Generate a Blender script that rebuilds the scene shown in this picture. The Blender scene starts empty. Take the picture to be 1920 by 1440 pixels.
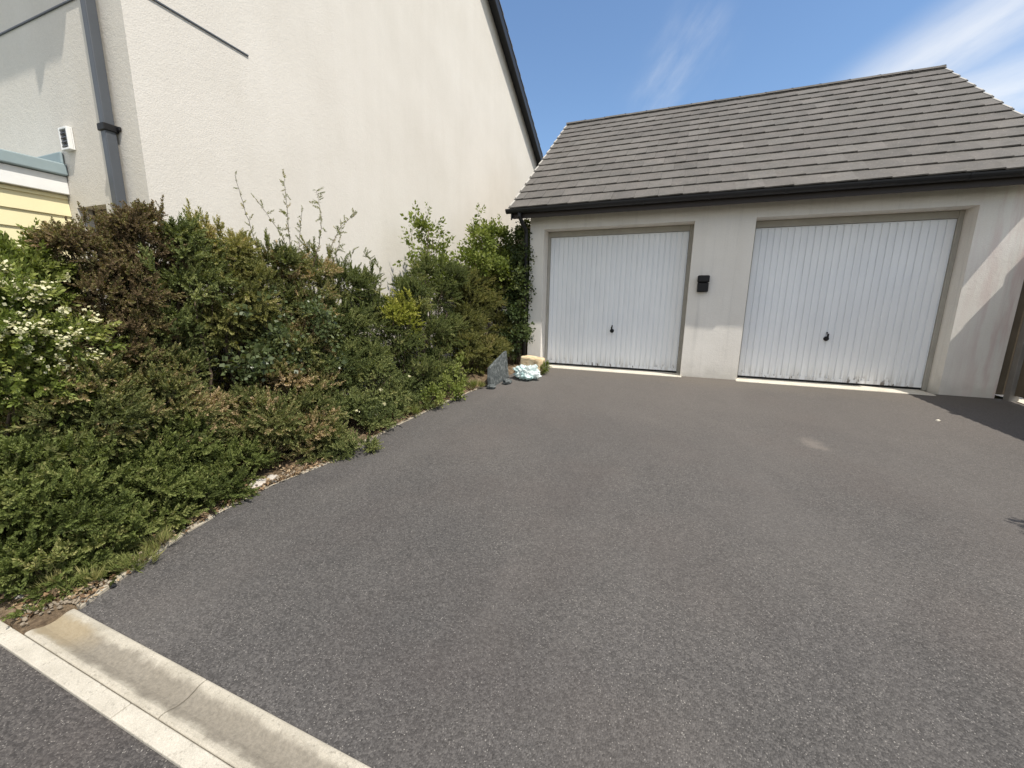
import bpy, bmesh, math, random
import numpy as np
from mathutils import Vector, Matrix
C = bpy.context.scene
R = math.radians
PI = math.pi

# ------------------------------------------------------------------ camera
YAW, PITCH, ROLL = .375, .19, .017
CAM = Vector((2.173, -6.90, 1.042))
cd = bpy.data.cameras.new('camera'); cam = bpy.data.objects.new('camera', cd)
C.collection.objects.link(cam); C.camera = cam
cd.sensor_width = 36; cd.lens = 36*749.4/1920; cd.clip_start = .05; cd.clip_end = 3000
fw = Vector((-math.sin(YAW)*math.cos(PITCH), math.cos(YAW)*math.cos(PITCH), -math.sin(PITCH)))
rt = Vector((math.cos(YAW), math.sin(YAW), 0)); up = rt.cross(fw)
r2 = math.cos(ROLL)*rt+math.sin(ROLL)*up; u2 = -math.sin(ROLL)*rt+math.cos(ROLL)*up
cam.matrix_world = Matrix(((r2.x, u2.x, -fw.x, CAM.x), (r2.y, u2.y, -fw.y, CAM.y), (r2.z, u2.z, -fw.z, CAM.z), (0, 0, 0, 1)))

# ------------------------------------------------------------------ light and sky
SUN = Vector((.555, -.22, 1)).normalized()
SKY_STRENGTH, SUN_STRENGTH = .12, 3.65
C.view_settings.view_transform = 'Standard'; C.view_settings.look = 'None'
C.view_settings.exposure = .5; C.view_settings.gamma = 1
sl = bpy.data.lights.new('sun', 'SUN'); sl.energy = SUN_STRENGTH; sl.angle = R(.53); sl.color = (1, .945, .85)
so = bpy.data.objects.new('sun', sl); C.collection.objects.link(so)
so.rotation_euler = SUN.to_track_quat('Z', 'Y').to_euler(); so.location = (6, -6, 12)
w = bpy.data.worlds.new('World'); C.world = w; w.use_nodes = True
nt = w.node_tree; N = nt.nodes; LK = nt.links
bg = N['Background']; bg.inputs['Strength'].default_value = SKY_STRENGTH
sky = N.new('ShaderNodeTexSky'); sky.sky_type = 'NISHITA'; sky.sun_disc = False
sky.sun_elevation = math.asin(SUN.z); sky.sun_rotation = math.atan2(SUN.x, SUN.y)
sky.altitude = 50; sky.air_density = 1.25; sky.dust_density = .15; sky.ozone_density = 5.2
tc = N.new('ShaderNodeTexCoord')
def wmath(op, a, b=None, clamp=False):
    n = N.new('ShaderNodeMath'); n.operation = op; n.use_clamp = clamp
    for i, v in enumerate((a, b)):
        if v is None: continue
        if isinstance(v, (int, float)): n.inputs[i].default_value = v
        else: LK.new(v, n.inputs[i])
    return n.outputs[0]
def wdot(d):
    n = N.new('ShaderNodeVectorMath'); n.operation = 'DOT_PRODUCT'
    LK.new(tc.outputs['Generated'], n.inputs[0]); n.inputs[1].default_value = d
    return n.outputs['Value']
def wnoise(M, scale, detail=6, rough=.6):
    # noise in a rotated frame: M rows are the axes, scale stretches each
    cx = N.new('ShaderNodeCombineXYZ')
    for i in range(3): LK.new(wmath('MULTIPLY', wdot(M[i]), scale[i]), cx.inputs[i])
    n = N.new('ShaderNodeTexNoise'); n.inputs['Scale'].default_value = 1; n.inputs['Detail'].default_value = detail
    n.inputs['Roughness'].default_value = rough; LK.new(cx.outputs[0], n.inputs['Vector'])
    return n.outputs['Fac']
def wmap(v, a, b, c=0, d=1):
    n = N.new('ShaderNodeMapRange'); n.interpolation_type = 'SMOOTHSTEP'
    LK.new(v, n.inputs[0])
    for i, q in enumerate((a, b, c, d)): n.inputs[i+1].default_value = q
    return n.outputs[0]
def wisp(p, q, half, lo, hi, sc, peak):
    """a streak of cirrus from direction p to direction q of angular half width half"""
    p = Vector(p).normalized(); q = Vector(q).normalized()
    mid = (p+q).normalized(); ax = (q-p).normalized(); nr = mid.cross(ax).normalized()
    L = (q-p).length/2
    across = wmap(wmath('ABSOLUTE', wdot(nr)), 0, half, 1, 0)
    along = wmap(wmath('ABSOLUTE', wdot(ax)), L*.55, L*1.25, 1, 0)
    front = wmap(wdot(mid), .2, .5)
    n = wmap(wnoise((ax, nr, mid), sc), lo, hi)
    return wmath('MULTIPLY', wmath('MULTIPLY', wmath('MULTIPLY', across, along), wmath('MULTIPLY', front, n)), peak)
m = wisp((.03, .86, .52), (-.09, .93, .38), .09, .35, .85, (4, 11, 3), .33)
m = wmath('MAXIMUM', m, wisp((.235, .93, .33), (.52, .72, .46), .085, .1, .66, (3, 10, 2), .6))
m = wmath('MAXIMUM', m, wisp((.32, .90, .30), (.52, .80, .32), .09, .15, .66, (3, 9, 2), .62))
# unseen broad bright cloud, added to brighten the shade, over the sky behind the camera
fill_cloud = wmap(wnoise(((1, .1, 0), (-.1, 1, .2), (0, -.2, 1)), (1.8, 2.2, 4.5), 8, .6), .36, .56)
m = wmath('MAXIMUM', m, wmath('MULTIPLY', wmath('MULTIPLY', fill_cloud, wmap(wdot((.45, -.88, .1)), -.28, .12)), .95))
mix = N.new('ShaderNodeMix'); mix.data_type = 'RGBA'
LK.new(m, mix.inputs['Factor']); LK.new(sky.outputs[0], mix.inputs['A']); mix.inputs['B'].default_value = (7.0, 6.85, 6.5, 1)
LK.new(mix.outputs['Result'], bg.inputs['Color'])

# ------------------------------------------------------------------ object helpers
def tag(o, label=None, cat=None, group=None, kind=None):
    if label: o['label'] = label
    if cat: o['category'] = cat
    if group: o['group'] = group
    if kind: o['kind'] = kind
    return o
def thing(name, label, cat, loc=(0, 0, 0), group=None):
    o = bpy.data.objects.new(name, None); C.collection.objects.link(o); o.location = loc
    o.empty_display_size = .1
    return tag(o, label, cat, group)
def link_mesh(name, me, mats, parent=None):
    for mt in (mats if isinstance(mats, (list, tuple)) else [mats]): me.materials.append(mt)
    o = bpy.data.objects.new(name, me); C.collection.objects.link(o)
    if parent is not None:
        o.parent = parent
        p = parent; off = Vector((0, 0, 0))
        while p is not None: off += p.location; p = p.parent
        o.location = -off            # meshes are written in world coordinates
    return o
class MB:
    def __init__(s): s.v = []; s.f = []; s.t = []
    def add(s, vs, fs, tone=0.):
        b = len(s.v); s.v += [tuple(x) for x in vs]
        for f in fs: s.f.append(tuple(i+b for i in f)); s.t.append(tone)
        return s
    def box(s, x0, x1, y0, y1, z0, z1, tone=0., M=None):
        vs = [Vector((x, y, z)) for z in (z0, z1) for y in (y0, y1) for x in (x0, x1)]
        if M is not None: vs = [M @ v for v in vs]
        return s.add(vs, [(0, 2, 3, 1), (4, 5, 7, 6), (0, 1, 5, 4), (2, 6, 7, 3), (0, 4, 6, 2), (1, 3, 7, 5)], tone)
    def prism(s, poly, axis, a, b, tone=0.):
        """poly of 2-D points swept along an axis ('x': (y,z), 'y': (x,z), 'z': (x,y))"""
        def p(q, t): return {'x': (t, q[0], q[1]), 'y': (q[0], t, q[1]), 'z': (q[0], q[1], t)}[axis]
        n = len(poly)
        s.add([p(q, a) for q in poly]+[p(q, b) for q in poly],
              [tuple(range(n)), tuple(range(2*n-1, n-1, -1))]+[(i, i+n, (i+1) % n+n, (i+1) % n) for i in range(n)], tone)
        return s
    def strip(s, poly, axis, a, b, tone=0.):
        def p(q, t): return {'x': (t, q[0], q[1]), 'y': (q[0], t, q[1]), 'z': (q[0], q[1], t)}[axis]
        n = len(poly)
        s.add([p(q, a) for q in poly]+[p(q, b) for q in poly], [(i, i+n, i+1+n, i+1) for i in range(n-1)], tone)
        return s
    def tube(s, pts, rad, n=8, tone=0.):
        pts = [Vector(p) for p in pts]; rs = rad if isinstance(rad, (list, tuple)) else [rad]*len(pts)
        vs = []; fs = []
        for i, p in enumerate(pts):
            d = (pts[min(i+1, len(pts)-1)]-pts[max(i-1, 0)]).normalized()
            a = d.cross(Vector((.31, .53, .79))).normalized(); b = d.cross(a)
            for k in range(n):
                t = 2*PI*k/n; vs.append(p+(a*math.cos(t)+b*math.sin(t))*rs[i])
        for i in range(len(pts)-1):
            for k in range(n): fs.append((i*n+k, i*n+(k+1) % n, (i+1)*n+(k+1) % n, (i+1)*n+k))
        fs.append(tuple(range(n-1, -1, -1))); fs.append(tuple((len(pts)-1)*n+k for k in range(n)))
        return s.add(vs, fs, tone)
    def build(s, name, mats, parent=None, bevel=0, smooth=False, fix=True):
        me = bpy.data.meshes.new(name); me.from_pydata(s.v, [], s.f)
        at = me.attributes.new('tone', 'FLOAT', 'FACE'); at.data.foreach_set('value', s.t)
        if fix:
            bm = bmesh.new(); bm.from_mesh(me); bmesh.ops.recalc_face_normals(bm, faces=bm.faces); bm.to_mesh(me); bm.free()
        if smooth: me.polygons.foreach_set('use_smooth', [True]*len(me.polygons))
        me.update()
        o = link_mesh(name, me, mats, parent)
        if bevel:
            b = o.modifiers.new('bevel', 'BEVEL'); b.width = bevel; b.segments = 2; b.limit_method = 'ANGLE'; b.angle_limit = R(40)
        return o

# ------------------------------------------------------------------ materials
class Mat:
    def __init__(s, name, rough=.8, spec=.3):
        s.m = bpy.data.materials.new(name); s.m.use_nodes = True
        s.nt = s.m.node_tree; s.N = s.nt.nodes; s.L = s.nt.links
        s.b = s.N['Principled BSDF']; s.b.inputs['Roughness'].default_value = rough
        s.b.inputs['Specular IOR Level'].default_value = spec
        s.co = s.N.new('ShaderNodeTexCoord').outputs['Object']
    def vec(s, scale=(1, 1, 1), rot=(0, 0, 0), loc=(0, 0, 0)):
        n = s.N.new('ShaderNodeMapping'); n.inputs['Scale'].default_value = scale; n.inputs['Rotation'].default_value = rot
        n.inputs['Location'].default_value = loc
        s.L.new(s.co, n.inputs[0]); return n.outputs[0]
    def noise(s, scale, detail=4, rough=.55, vec=None, dist=0):
        n = s.N.new('ShaderNodeTexNoise'); n.inputs['Scale'].default_value = scale; n.inputs['Detail'].default_value = detail
        n.inputs['Roughness'].default_value = rough; n.inputs['Distortion'].default_value = dist
        s.L.new(vec if vec is not None else s.co, n.inputs['Vector']); return n.outputs['Fac']
    def voro(s, scale, out='Color', feat='F1', vec=None):
        n = s.N.new('ShaderNodeTexVoronoi'); n.feature = feat; n.inputs['Scale'].default_value = scale
        s.L.new(vec if vec is not None else s.co, n.inputs['Vector']); return n.outputs[out]
    def attr(s, name='tone'):
        n = s.N.new('ShaderNodeAttribute'); n.attribute_name = name; return n.outputs['Fac']
    def xyz(s):
        n = s.N.new('ShaderNodeSeparateXYZ'); s.L.new(s.co, n.inputs[0]); return n.outputs
    def math(s, op, a, b=None, clamp=False):
        n = s.N.new('ShaderNodeMath'); n.operation = op; n.use_clamp = clamp
        for i, v in enumerate((a, b)):
            if v is None: continue
            if isinstance(v, (int, float)): n.inputs[i].default_value = v
            else: s.L.new(v, n.inputs[i])
        return n.outputs[0]
    def map(s, v, a, b, c=0, d=1):
        n = s.N.new('ShaderNodeMapRange'); n.interpolation_type = 'SMOOTHSTEP'
        s.L.new(v, n.inputs[0])
        for i, q in enumerate((a, b, c, d)): n.inputs[i+1].default_value = q
        return n.outputs[0]
    def ramp(s, v, stops):
        n = s.N.new('ShaderNodeValToRGB'); e = n.color_ramp.elements
        while len(e) < len(stops): e.new(.5)
        for i, (p, c) in enumerate(stops): e[i].position = p; e[i].color = (*c, 1)
        s.L.new(v, n.inputs[0]); return n.outputs[0]
    def mix(s, f, a, b, mode='MIX'):
        n = s.N.new('ShaderNodeMix'); n.data_type = 'RGBA'; n.blend_type = mode
        for k, v in (('Factor', f), ('A', a), ('B', b)):
            if isinstance(v, (int, float)): n.inputs[k].default_value = v
            elif isinstance(v, tuple): n.inputs[k].default_value = (*v, 1)
            else: s.L.new(v, n.inputs[k])
        return n.outputs['Result']
    def base(s, v):
        if isinstance(v, tuple): s.b.inputs['Base Color'].default_value = (*v, 1)
        else: s.L.new(v, s.b.inputs['Base Color'])
        return s
    def bump(s, h, strength, dist=.01):
        n = s.N.new('ShaderNodeBump'); n.inputs['Strength'].default_value = strength; n.inputs['Distance'].default_value = dist
        s.L.new(h, n.inputs['Height']); s.L.new(n.outputs[0], s.b.inputs['Normal']); return s
    def mr(s, c, d):    # multiply colour
        return s.mix(1., c, d, 'MULTIPLY')
def gray(s, v, lo, hi): return s.ramp(v, [(0, (lo,)*3), (1, (hi,)*3)])

def asphalt(name, dark, light, stains_and_far_light=False):
    M = Mat(name, .92, .25)
    cell = M.voro(130); sep = M.N.new('ShaderNodeSeparateColor'); M.L.new(cell, sep.inputs[0])
    cell2 = M.voro(310); sep2 = M.N.new('ShaderNodeSeparateColor'); M.L.new(cell2, sep2.inputs[0])
    grain = M.math('ADD', M.math('MULTIPLY', sep.outputs[0], .6), M.math('MULTIPLY', sep2.outputs[0], .4))
    c = M.ramp(grain, [(.12, tuple(x*.62 for x in dark)), (.5, dark), (.85, light)])
    hot = M.map(sep2.outputs[1], .972, .998); c = M.mix(M.math('MULTIPLY', hot, .75), c, (.36, .34, .31))
    big = M.noise(.55, 5, .6); c = M.mr(c, M.ramp(big, [(.3, (.84, .84, .85)), (.7, (1.16, 1.13, 1.10))]))
    med = M.noise(5, 5, .65); c = M.mr(c, gray(M, med, .86, 1.14))
    red = M.noise(1.1, 3, .5, M.vec(loc=(7, 3, 1))); c = M.mix(M.map(red, .45, .75, 0, .25), c, (.098, .080, .072))
    if stains_and_far_light:
        # worn pale wheel lanes, longer than wide, and one pale dusty mark
        x, y, z = M.xyz()
        lane = M.noise(1, 4, .6, M.vec((1.1, .3, 1), (0, 0, -.5)))
        c = M.mix(M.map(lane, .46, .74, 0, .26), c, (.152, .140, .130))
        dx = M.math('MULTIPLY', M.math('SUBTRACT', x, 3.50), 7.5); dy = M.math('MULTIPLY', M.math('SUBTRACT', y, -2.5), 4.5)
        d = M.math('SQRT', M.math('ADD', M.math('MULTIPLY', dx, dx), M.math('MULTIPLY', dy, dy)))
        d = M.math('ADD', d, M.math('MULTIPLY', M.math('SUBTRACT', M.noise(9, 4), .5), 1.6))
        c = M.mix(M.map(d, .2, 1.0, .45, 0), c, (.27, .235, .20))
        far_light = M.map(M.math('ADD', y, M.math('MULTIPLY', M.noise(1.2, 4), 2.4)), -4.2, .6, 0, .45); c = M.mix(far_light, c, (.155, .138, .126))  # grazing-angle brightening painted into the colour, lighter towards the garage
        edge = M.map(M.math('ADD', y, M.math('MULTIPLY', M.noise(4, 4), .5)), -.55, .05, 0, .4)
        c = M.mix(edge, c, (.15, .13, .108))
    M.base(c)
    dst = M.voro(130, 'Distance'); h = M.math('SUBTRACT', M.math('MULTIPLY', med, .6), dst)
    M.bump(h, .55, .006); return M.m

def render_wall(name, a, b, stain=0., stain_col=(.42, .36, .33), streak=0.):
    M = Mat(name, .93, .2)
    c = M.ramp(M.noise(1.3, 5, .6), [(.3, a), (.7, b)])
    c = M.mr(c, gray(M, M.noise(60, 3, .6), .92, 1.07)); c = M.mr(c, M.ramp(M.noise(1, 5, .65, M.vec((3.2, 3.2, .35))), [(.35, (.978, .975, .97)), (.65, (1.012, 1.012, 1.012))]))
    if streak:
        st = M.noise(1, 5, .65, M.vec((9, 9, .45))); c = M.mix(M.map(st, .5, .8, 0, streak), c, (.34, .33, .31))
    if stain:
        x, y, z = M.xyz()
        z0 = M.math('ADD', z, M.math('MULTIPLY', M.noise(5, 4), .5))
        c = M.mix(M.map(z0, .2, .55, stain, 0), c, (.42, .40, .35))
        s2 = M.noise(1, 4, .6, M.vec((8, 3, .9), (0, .35, 0)))
        right = M.map(M.math('ADD', x, M.math('MULTIPLY', z, .05)), 5.45, 6.1)
        c = M.mix(M.math('MULTIPLY', right, M.map(s2, .42, .66, 0, .75)), c, stain_col)
    M.base(c)
    h = M.math('ADD', M.noise(95, 4, .65), M.math('MULTIPLY', M.noise(22, 3), .7)); M.bump(h, .55, .006)
    return M.m

def flat(name, col, rough=.6, spec=.4, var=.1, scale=8, bump=0, metal=0):
    M = Mat(name, rough, spec); M.b.inputs['Metallic'].default_value = metal
    n = M.noise(scale, 5, .6); M.base(M.mr(M.ramp(n, [(0, col), (1, col)]), gray(M, n, 1-var*1.6, 1+var*1.6)))
    if bump: M.bump(M.noise(scale*6, 4), bump, .004)
    return M.m

def concrete(name, a, b, blotch=None):
    M = Mat(name, .92, .2)
    c = M.ramp(M.noise(6, 6, .65), [(.28, a), (.72, b)])
    c = M.mr(c, gray(M, M.voro(260, 'Distance'), .8, 1.12))
    pit = M.map(M.noise(75, 4, .7), .56, .68, 0, .6); c = M.mix(M.map(M.noise(3.2, 6, .7), .5, .75, 0, .45), c, tuple(x*.72 for x in a)); c = M.mix(pit, c, tuple(x*.6 for x in a))
    if blotch: c = blotch(M, c)
    M.base(c); M.bump(M.noise(120, 4, .7), .5, .004); return M.m

def foliage_mat(name, stops, trans=.28, rough=.62, spec=.16):
    M = Mat(name, rough, spec)
    c = M.ramp(M.attr(), stops); M.base(c)
    tr = M.N.new('ShaderNodeBsdfTranslucent'); mx = M.N.new('ShaderNodeMixShader'); mx.inputs[0].default_value = trans
    tcol = M.mix(1., c, (1.25, 1.3, .55), 'MULTIPLY'); M.L.new(tcol, tr.inputs['Color'])
    out = M.N['Material Output']; M.L.new(M.b.outputs[0], mx.inputs[1]); M.L.new(tr.outputs[0], mx.inputs[2]); M.L.new(mx.outputs[0], out.inputs['Surface'])
    return M.m

MT = {}
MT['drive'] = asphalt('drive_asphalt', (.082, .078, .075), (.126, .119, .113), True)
MT['street'] = asphalt('pavement_asphalt', (.070, .065, .063), (.115, .106, .100))
MT['house_wall'] = render_wall('cream_roughcast', (.625, .588, .528), (.675, .638, .58))
MT['garage_wall'] = render_wall('garage_roughcast', (.73, .695, .64), (.80, .765, .71), .45, (.60, .47, .44), .3)
MT['black_trim'] = flat('black_trim', (.018, .018, .02), .45, .4)
MT['brown_trim'] = flat('dark_brown_trim', (.035, .027, .024), .55)
MT['slate_pipe'] = flat('slate_grey_plastic', (.075, .083, .095), .42, .5, .12, 5)
MT['frame'] = flat('taupe_painted_timber', (.39, .37, .325), .6, .3, .12, 6)
MT['white_plastic'] = flat('white_plastic', (.78, .78, .76), .4, .5, .04)
MT['fascia'] = flat('white_board', (.80, .80, .78), .45, .4, .05)
MT['lead'] = flat('blue_grey_roofing', (.27, .335, .35), .6, .3, .12, 5)
MT['yellow'] = flat('pale_yellow_board', (.75, .675, .42), .6, .3, .06, 3)
MT['dark_glass'] = flat('dark_glass', (.012, .013, .015), .12, .6, .05)
MT['bark'] = flat('bark', (.10, .075, .055), .9, .2, .25, 30, .5)
MT['tan_stone'] = flat('buff_stone', (.42, .36, .26), .92, .2, .25, 9, .6)
MT['fence'] = flat('weathered_fence_timber', (.13, .105, .075), .85, .2, .25, 4, .4)
MT['post'] = flat('grey_fence_post', (.21, .195, .175), .85, .2, .2, 5, .4)
MT['black_plastic'] = flat('black_plastic', (.007, .007, .008), .55, .35, .05)
M = Mat('garage_door_white', .42, .45)
x, y, z = M.xyz()
c = M.ramp(M.noise(2.2, 4), [(.3, (.82, .84, .865)), (.7, (.87, .885, .90))])
drip = M.noise(1, 4, .6, M.vec((24, 24, 1.1)))
foot = M.map(M.math('ADD', z, M.math('MULTIPLY', drip, .5)), .12, .62, 1, 0)
c = M.mix(M.math('MULTIPLY', foot, M.map(drip, .44, .62, 0, .78)), c, (.33, .29, .24))
c = M.mr(c, gray(M, M.noise(1, 4, .6, M.vec((11, 11, .5))), .9, 1.08))
rust = M.math('MULTIPLY', M.map(z, .04, .17, 1, 0), M.map(M.noise(16, 3, .6, M.vec((1, 1, .35))), .60, .66))
c = M.mix(M.math('MULTIPLY', rust, .85), c, (.10, .075, .05)); M.base(c); MT['door'] = M.m
M = Mat('roof_tile_concrete', .9, .2)
c = M.ramp(M.attr(), [(0, (.110, .103, .098)), (.5, (.134, .126, .119)), (1, (.172, .163, .154))])
c = M.mr(c, M.ramp(M.noise(3.5, 5, .65), [(.3, (.86, .87, .86)), (.7, (1.12, 1.09, 1.07))]))
lich = M.map(M.noise(42, 4, .7), .57, .70, 0, .45); c = M.mix(lich, c, (.36, .345, .29))
dirt = M.map(M.noise(9, 5, .7, M.vec(loc=(3, 1, 5))), .5, .75, 0, .5); c = M.mix(dirt, c, (.085, .078, .062))
M.base(c); M.bump(M.noise(70, 4), .5, .004); MT['tile'] = M.m
MT['mortar'] = flat('verge_mortar', (.44, .42, .385), .9, .2, .15, 14, .4)
MT['sill'] = concrete('threshold_concrete', (.58, .53, .44), (.74, .69, .60))
def chan_blotch(M, c):
    x, y, z = M.xyz()
    mid = M.math('ABSOLUTE', M.math('SUBTRACT', y, -6.185))
    mid = M.math('ADD', mid, M.math('MULTIPLY', M.math('SUBTRACT', M.noise(11, 5, .7), .5), .075))
    c = M.mix(M.map(mid, .032, .066, .85, 0), c, M.ramp(M.noise(60, 5, .75), [(.3, (.13, .115, .092)), (.7, (.26, .23, .185))]))
    ox = M.math('ADD', x, M.math('MULTIPLY', M.noise(6, 4), .25))
    return M.mix(M.math('MULTIPLY', M.map(ox, -.14, .12, .3, 0), M.map(mid, .03, .07, 1, 0)), c, (.50, .37, .18))
MT['channel'] = concrete('channel_concrete', (.37, .335, .27), (.52, .475, .395), chan_blotch)
MT['kerb'] = concrete('kerb_concrete', (.42, .385, .32), (.58, .535, .455))
MT['edging'] = concrete('dirty_edging_concrete', (.30, .26, .20), (.50, .45, .36))
M = Mat('bed_soil', .95, .1)
c = M.ramp(M.noise(14, 6, .7), [(.3, (.085, .058, .038)), (.55, (.19, .14, .09)), (.75, (.36, .29, .205))])
M.base(M.mr(c, gray(M, M.voro(70, 'Distance'), .6, 1.2))); M.bump(M.noise(40, 5, .7), .9, .02); MT['soil'] = M.m
M = Mat('rough_ground', .95, .1)
M.base(M.ramp(M.noise(3, 6, .7), [(.3, (.05, .06, .03)), (.7, (.13, .12, .075))])); MT['ground'] = M.m
MT['slab'] = None
M = Mat('mottled_grey_slab', .85, .25)
c = M.ramp(M.noise(22, 6, .7), [(.3, (.035, .04, .042)), (.52, (.09, .10, .10)), (.72, (.24, .25, .245))])
M.base(c); M.bump(M.noise(35, 5), .8, .01); MT['slab'] = M.m
M = Mat('pale_sandstone', .9, .2)
c = M.ramp(M.noise(7, 5, .6), [(.25, (.42, .27, .15)), (.5, (.66, .52, .33)), (.8, (.78, .68, .50))])
M.base(c); M.bump(M.noise(30, 5), .7, .012); MT['block'] = M.m
M = Mat('mint_film', .3, .5)
c = M.ramp(M.noise(7, 3), [(.3, (.50, .70, .70)), (.45, (.70, .83, .82)), (.58, (.87, .91, .90))]); M.base(c)
tr = M.N.new('ShaderNodeBsdfTranslucent'); M.L.new(c, tr.inputs[0]); mx = M.N.new('ShaderNodeMixShader'); mx.inputs[0].default_value = .3
M.L.new(M.b.outputs[0], mx.inputs[1]); M.L.new(tr.outputs[0], mx.inputs[2]); M.L.new(mx.outputs[0], M.N['Material Output'].inputs['Surface']); MT['bag'] = M.m
MT['stone'] = flat('pale_stone', (.46, .42, .37), .9, .2, .3, 20, .5)
MT['grit'] = flat('buff_grit', (.27, .225, .17), .95, .1, .35, 6)
MT['litter'] = foliage_mat('dry_leaf', [(0, (.10, .06, .035)), (.5, (.25, .16, .09)), (1, (.42, .32, .20))], .1)
G = {
 'dark':   [(0, (0.061, 0.077, 0.026)), (.4, (0.138, 0.173, 0.049)), (.75, (0.240, 0.269, 0.091)), (1, (0.409, 0.386, 0.164))],
 'darkbrown': [(0, (0.061, 0.070, 0.030)), (.4, (0.143, 0.166, 0.058)), (.66, (0.255, 0.248, 0.101)), (.82, (0.433, 0.316, 0.181)), (1, (0.585, 0.445, 0.281))],
 'purple': [(0, (0.054, 0.038, 0.026)), (.35, (0.117, 0.085, 0.049)), (.6, (0.186, 0.130, 0.078)), (.75, (0.173, 0.173, 0.065)), (1, (0.346, 0.243, 0.147))],
 'yew':    [(0, (0.064, 0.082, 0.033)), (.45, (0.154, 0.185, 0.068)), (.8, (0.281, 0.298, 0.117)), (1, (0.468, 0.433, 0.199))],
 'olive':  [(0, (0.075, 0.082, 0.030)), (.45, (0.193, 0.199, 0.068)), (.8, (0.339, 0.310, 0.117)), (1, (0.515, 0.409, 0.222))],
 'bright': [(0, (0.077, 0.105, 0.022)), (.5, (0.168, 0.205, 0.048)), (1, (0.301, 0.319, 0.109))],
 'lime':   [(0, (0.164, 0.187, 0.029)), (.5, (0.292, 0.304, 0.053)), (1, (0.445, 0.421, 0.105))],
 'ivy':    [(0, (0.030, 0.044, 0.019)), (.5, (0.076, 0.105, 0.040)), (1, (0.234, 0.257, 0.105))],
 'pyra':   [(0, (0.082, 0.111, 0.028)), (.5, (0.193, 0.240, 0.061)), (.85, (0.363, 0.386, 0.117)), (1, (0.503, 0.491, 0.187))],
 'gloss':  [(0, (.045, .062, .026)), (.5, (.105, .135, .055)), (1, (.25, .28, .14))],
 'straw':  [(0, (0.129, 0.164, 0.047)), (.5, (0.246, 0.269, 0.088)), (1, (0.515, 0.421, 0.211))],
 'petal':  [(0, (.48, .45, .26)), (.5, (.60, .57, .36)), (1, (.72, .70, .50))],
}
MT['twig'] = flat('green_twig', (.085, .085, .035), .8, .2, .2, 20)
FM = {k: foliage_mat('leaf_'+k, v, .29 if k != 'petal' else .2, .45 if k in ('ivy', 'pyra') else .3 if k == 'gloss' else .62, .5 if k == 'gloss' else .16) for k, v in G.items()}

# ------------------------------------------------------------------ setting: ground, drive, street, kerbs
SL = .07
YE = -6.10                                   # foot of the drive
ZB = SL*YE
def gz(y): return SL*max(min(y, 0), YE)
def sheet(name, xs, ys, zf, mat, jitter=0, kind='structure'):
    vs = []; fs = []; nx = len(xs); rnd = random.Random(3)
    for y in ys:
        for x in xs: vs.append((x, y, zf(x, y)+rnd.uniform(-jitter, jitter)))
    for j in range(len(ys)-1):
        for i in range(nx-1): a = j*nx+i; fs.append((a, a+1, a+nx+1, a+nx))
    b = MB(); b.add(vs, fs); o = b.build(name, mat, smooth=True, fix=False); return tag(o, kind=kind)
sheet('ground', [-400, -40, -6, 0, 8, 40, 400], [-400, -60, -6.10, 0, 12, 60, 400], lambda x, y: gz(y)-.05, MT['ground'])
# edge of the drive along the hedge (x at each y)
EDGE = [(-6.10, -.37), (-5.95, -.43), (-5.6, -.53), (-5.25, -.60), (-4.95, -.60), (-4.6, -.52), (-4.3, -.46), (-4.0, -.49), (-3.6, -.52), (-3.2, -.51), (-2.8, -.49), (-2.2, -.41), (-1.5, -.30), (-.8, -.24), (0, -.22)]
def ex(y): return float(np.interp(y, [e[0] for e in EDGE], [e[1] for e in EDGE]))
vs = []; fs = []
ys = list(np.linspace(YE, 0, 62)); cols = 40
for y in ys:
    for i in range(cols+1):
        t = i/cols; x = ex(y)*(1-t)+7.6*t
        vs.append((x, y, gz(y)+.006*math.sin(x*1.3+y*.7)*math.sin(y*1.1)*min(1, -y, y-YE)))
for j in range(len(ys)-1):
    for i in range(cols): a = j*(cols+1)+i; fs.append((a, a+1, a+cols+2, a+cols+1))
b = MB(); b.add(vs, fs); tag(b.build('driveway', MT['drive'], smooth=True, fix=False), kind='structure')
sheet('pavement', [-9, -3, 0, 4, 12], [-12, -9, -7, -6.328], lambda x, y: ZB-.006+.02*max(0, -6.4-y)*-.3, MT['street'])
# dished channel blocks across the foot of the drive
prof = [(-6.10, ZB+.006), (-6.107, ZB+.008), (-6.128, ZB+.008), (-6.145, ZB+.001), (-6.165, ZB-.006), (-6.185, ZB-.008), (-6.205, ZB-.006), (-6.225, ZB+.001), (-6.242, ZB+.008), (-6.258, ZB+.008), (-6.265, ZB+.004), (-6.265, ZB-.10), (-6.10, ZB-.10)]
cuts = [-.395, .585, 1.50, 2.42, 3.34, 4.26]
lab = ['dished concrete channel block with a yellow stained end, nearest the hedge', 'dished concrete channel block right of the joint, running out of the bottom of the photo']
for i in range(len(cuts)-1):
    b = MB(); b.prism(prof, 'x', cuts[i]+.003, cuts[i+1]-.003)
    o = b.build('drain_channel', MT['channel'], bevel=.003)
    tag(o, lab[min(i, 1)] if i < 2 else 'dished concrete channel block at the drive foot beyond the bottom edge of the photo', 'drain channel', 'dished channel blocks across the foot of the drive')
b = MB(); rnd = random.Random(5)
for a, c in ((-3.6, -1.62), (-1.62, -.48), (-.478, .43), (.432, 1.34), (1.342, 2.25), (2.252, 4.2)):
    b.box(a, c-.002, -6.329, -6.268, ZB-.12, ZB+.006+rnd.uniform(-.001, .001))
tag(b.build('kerb', MT['kerb'], bevel=.004), kind='structure')
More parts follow.
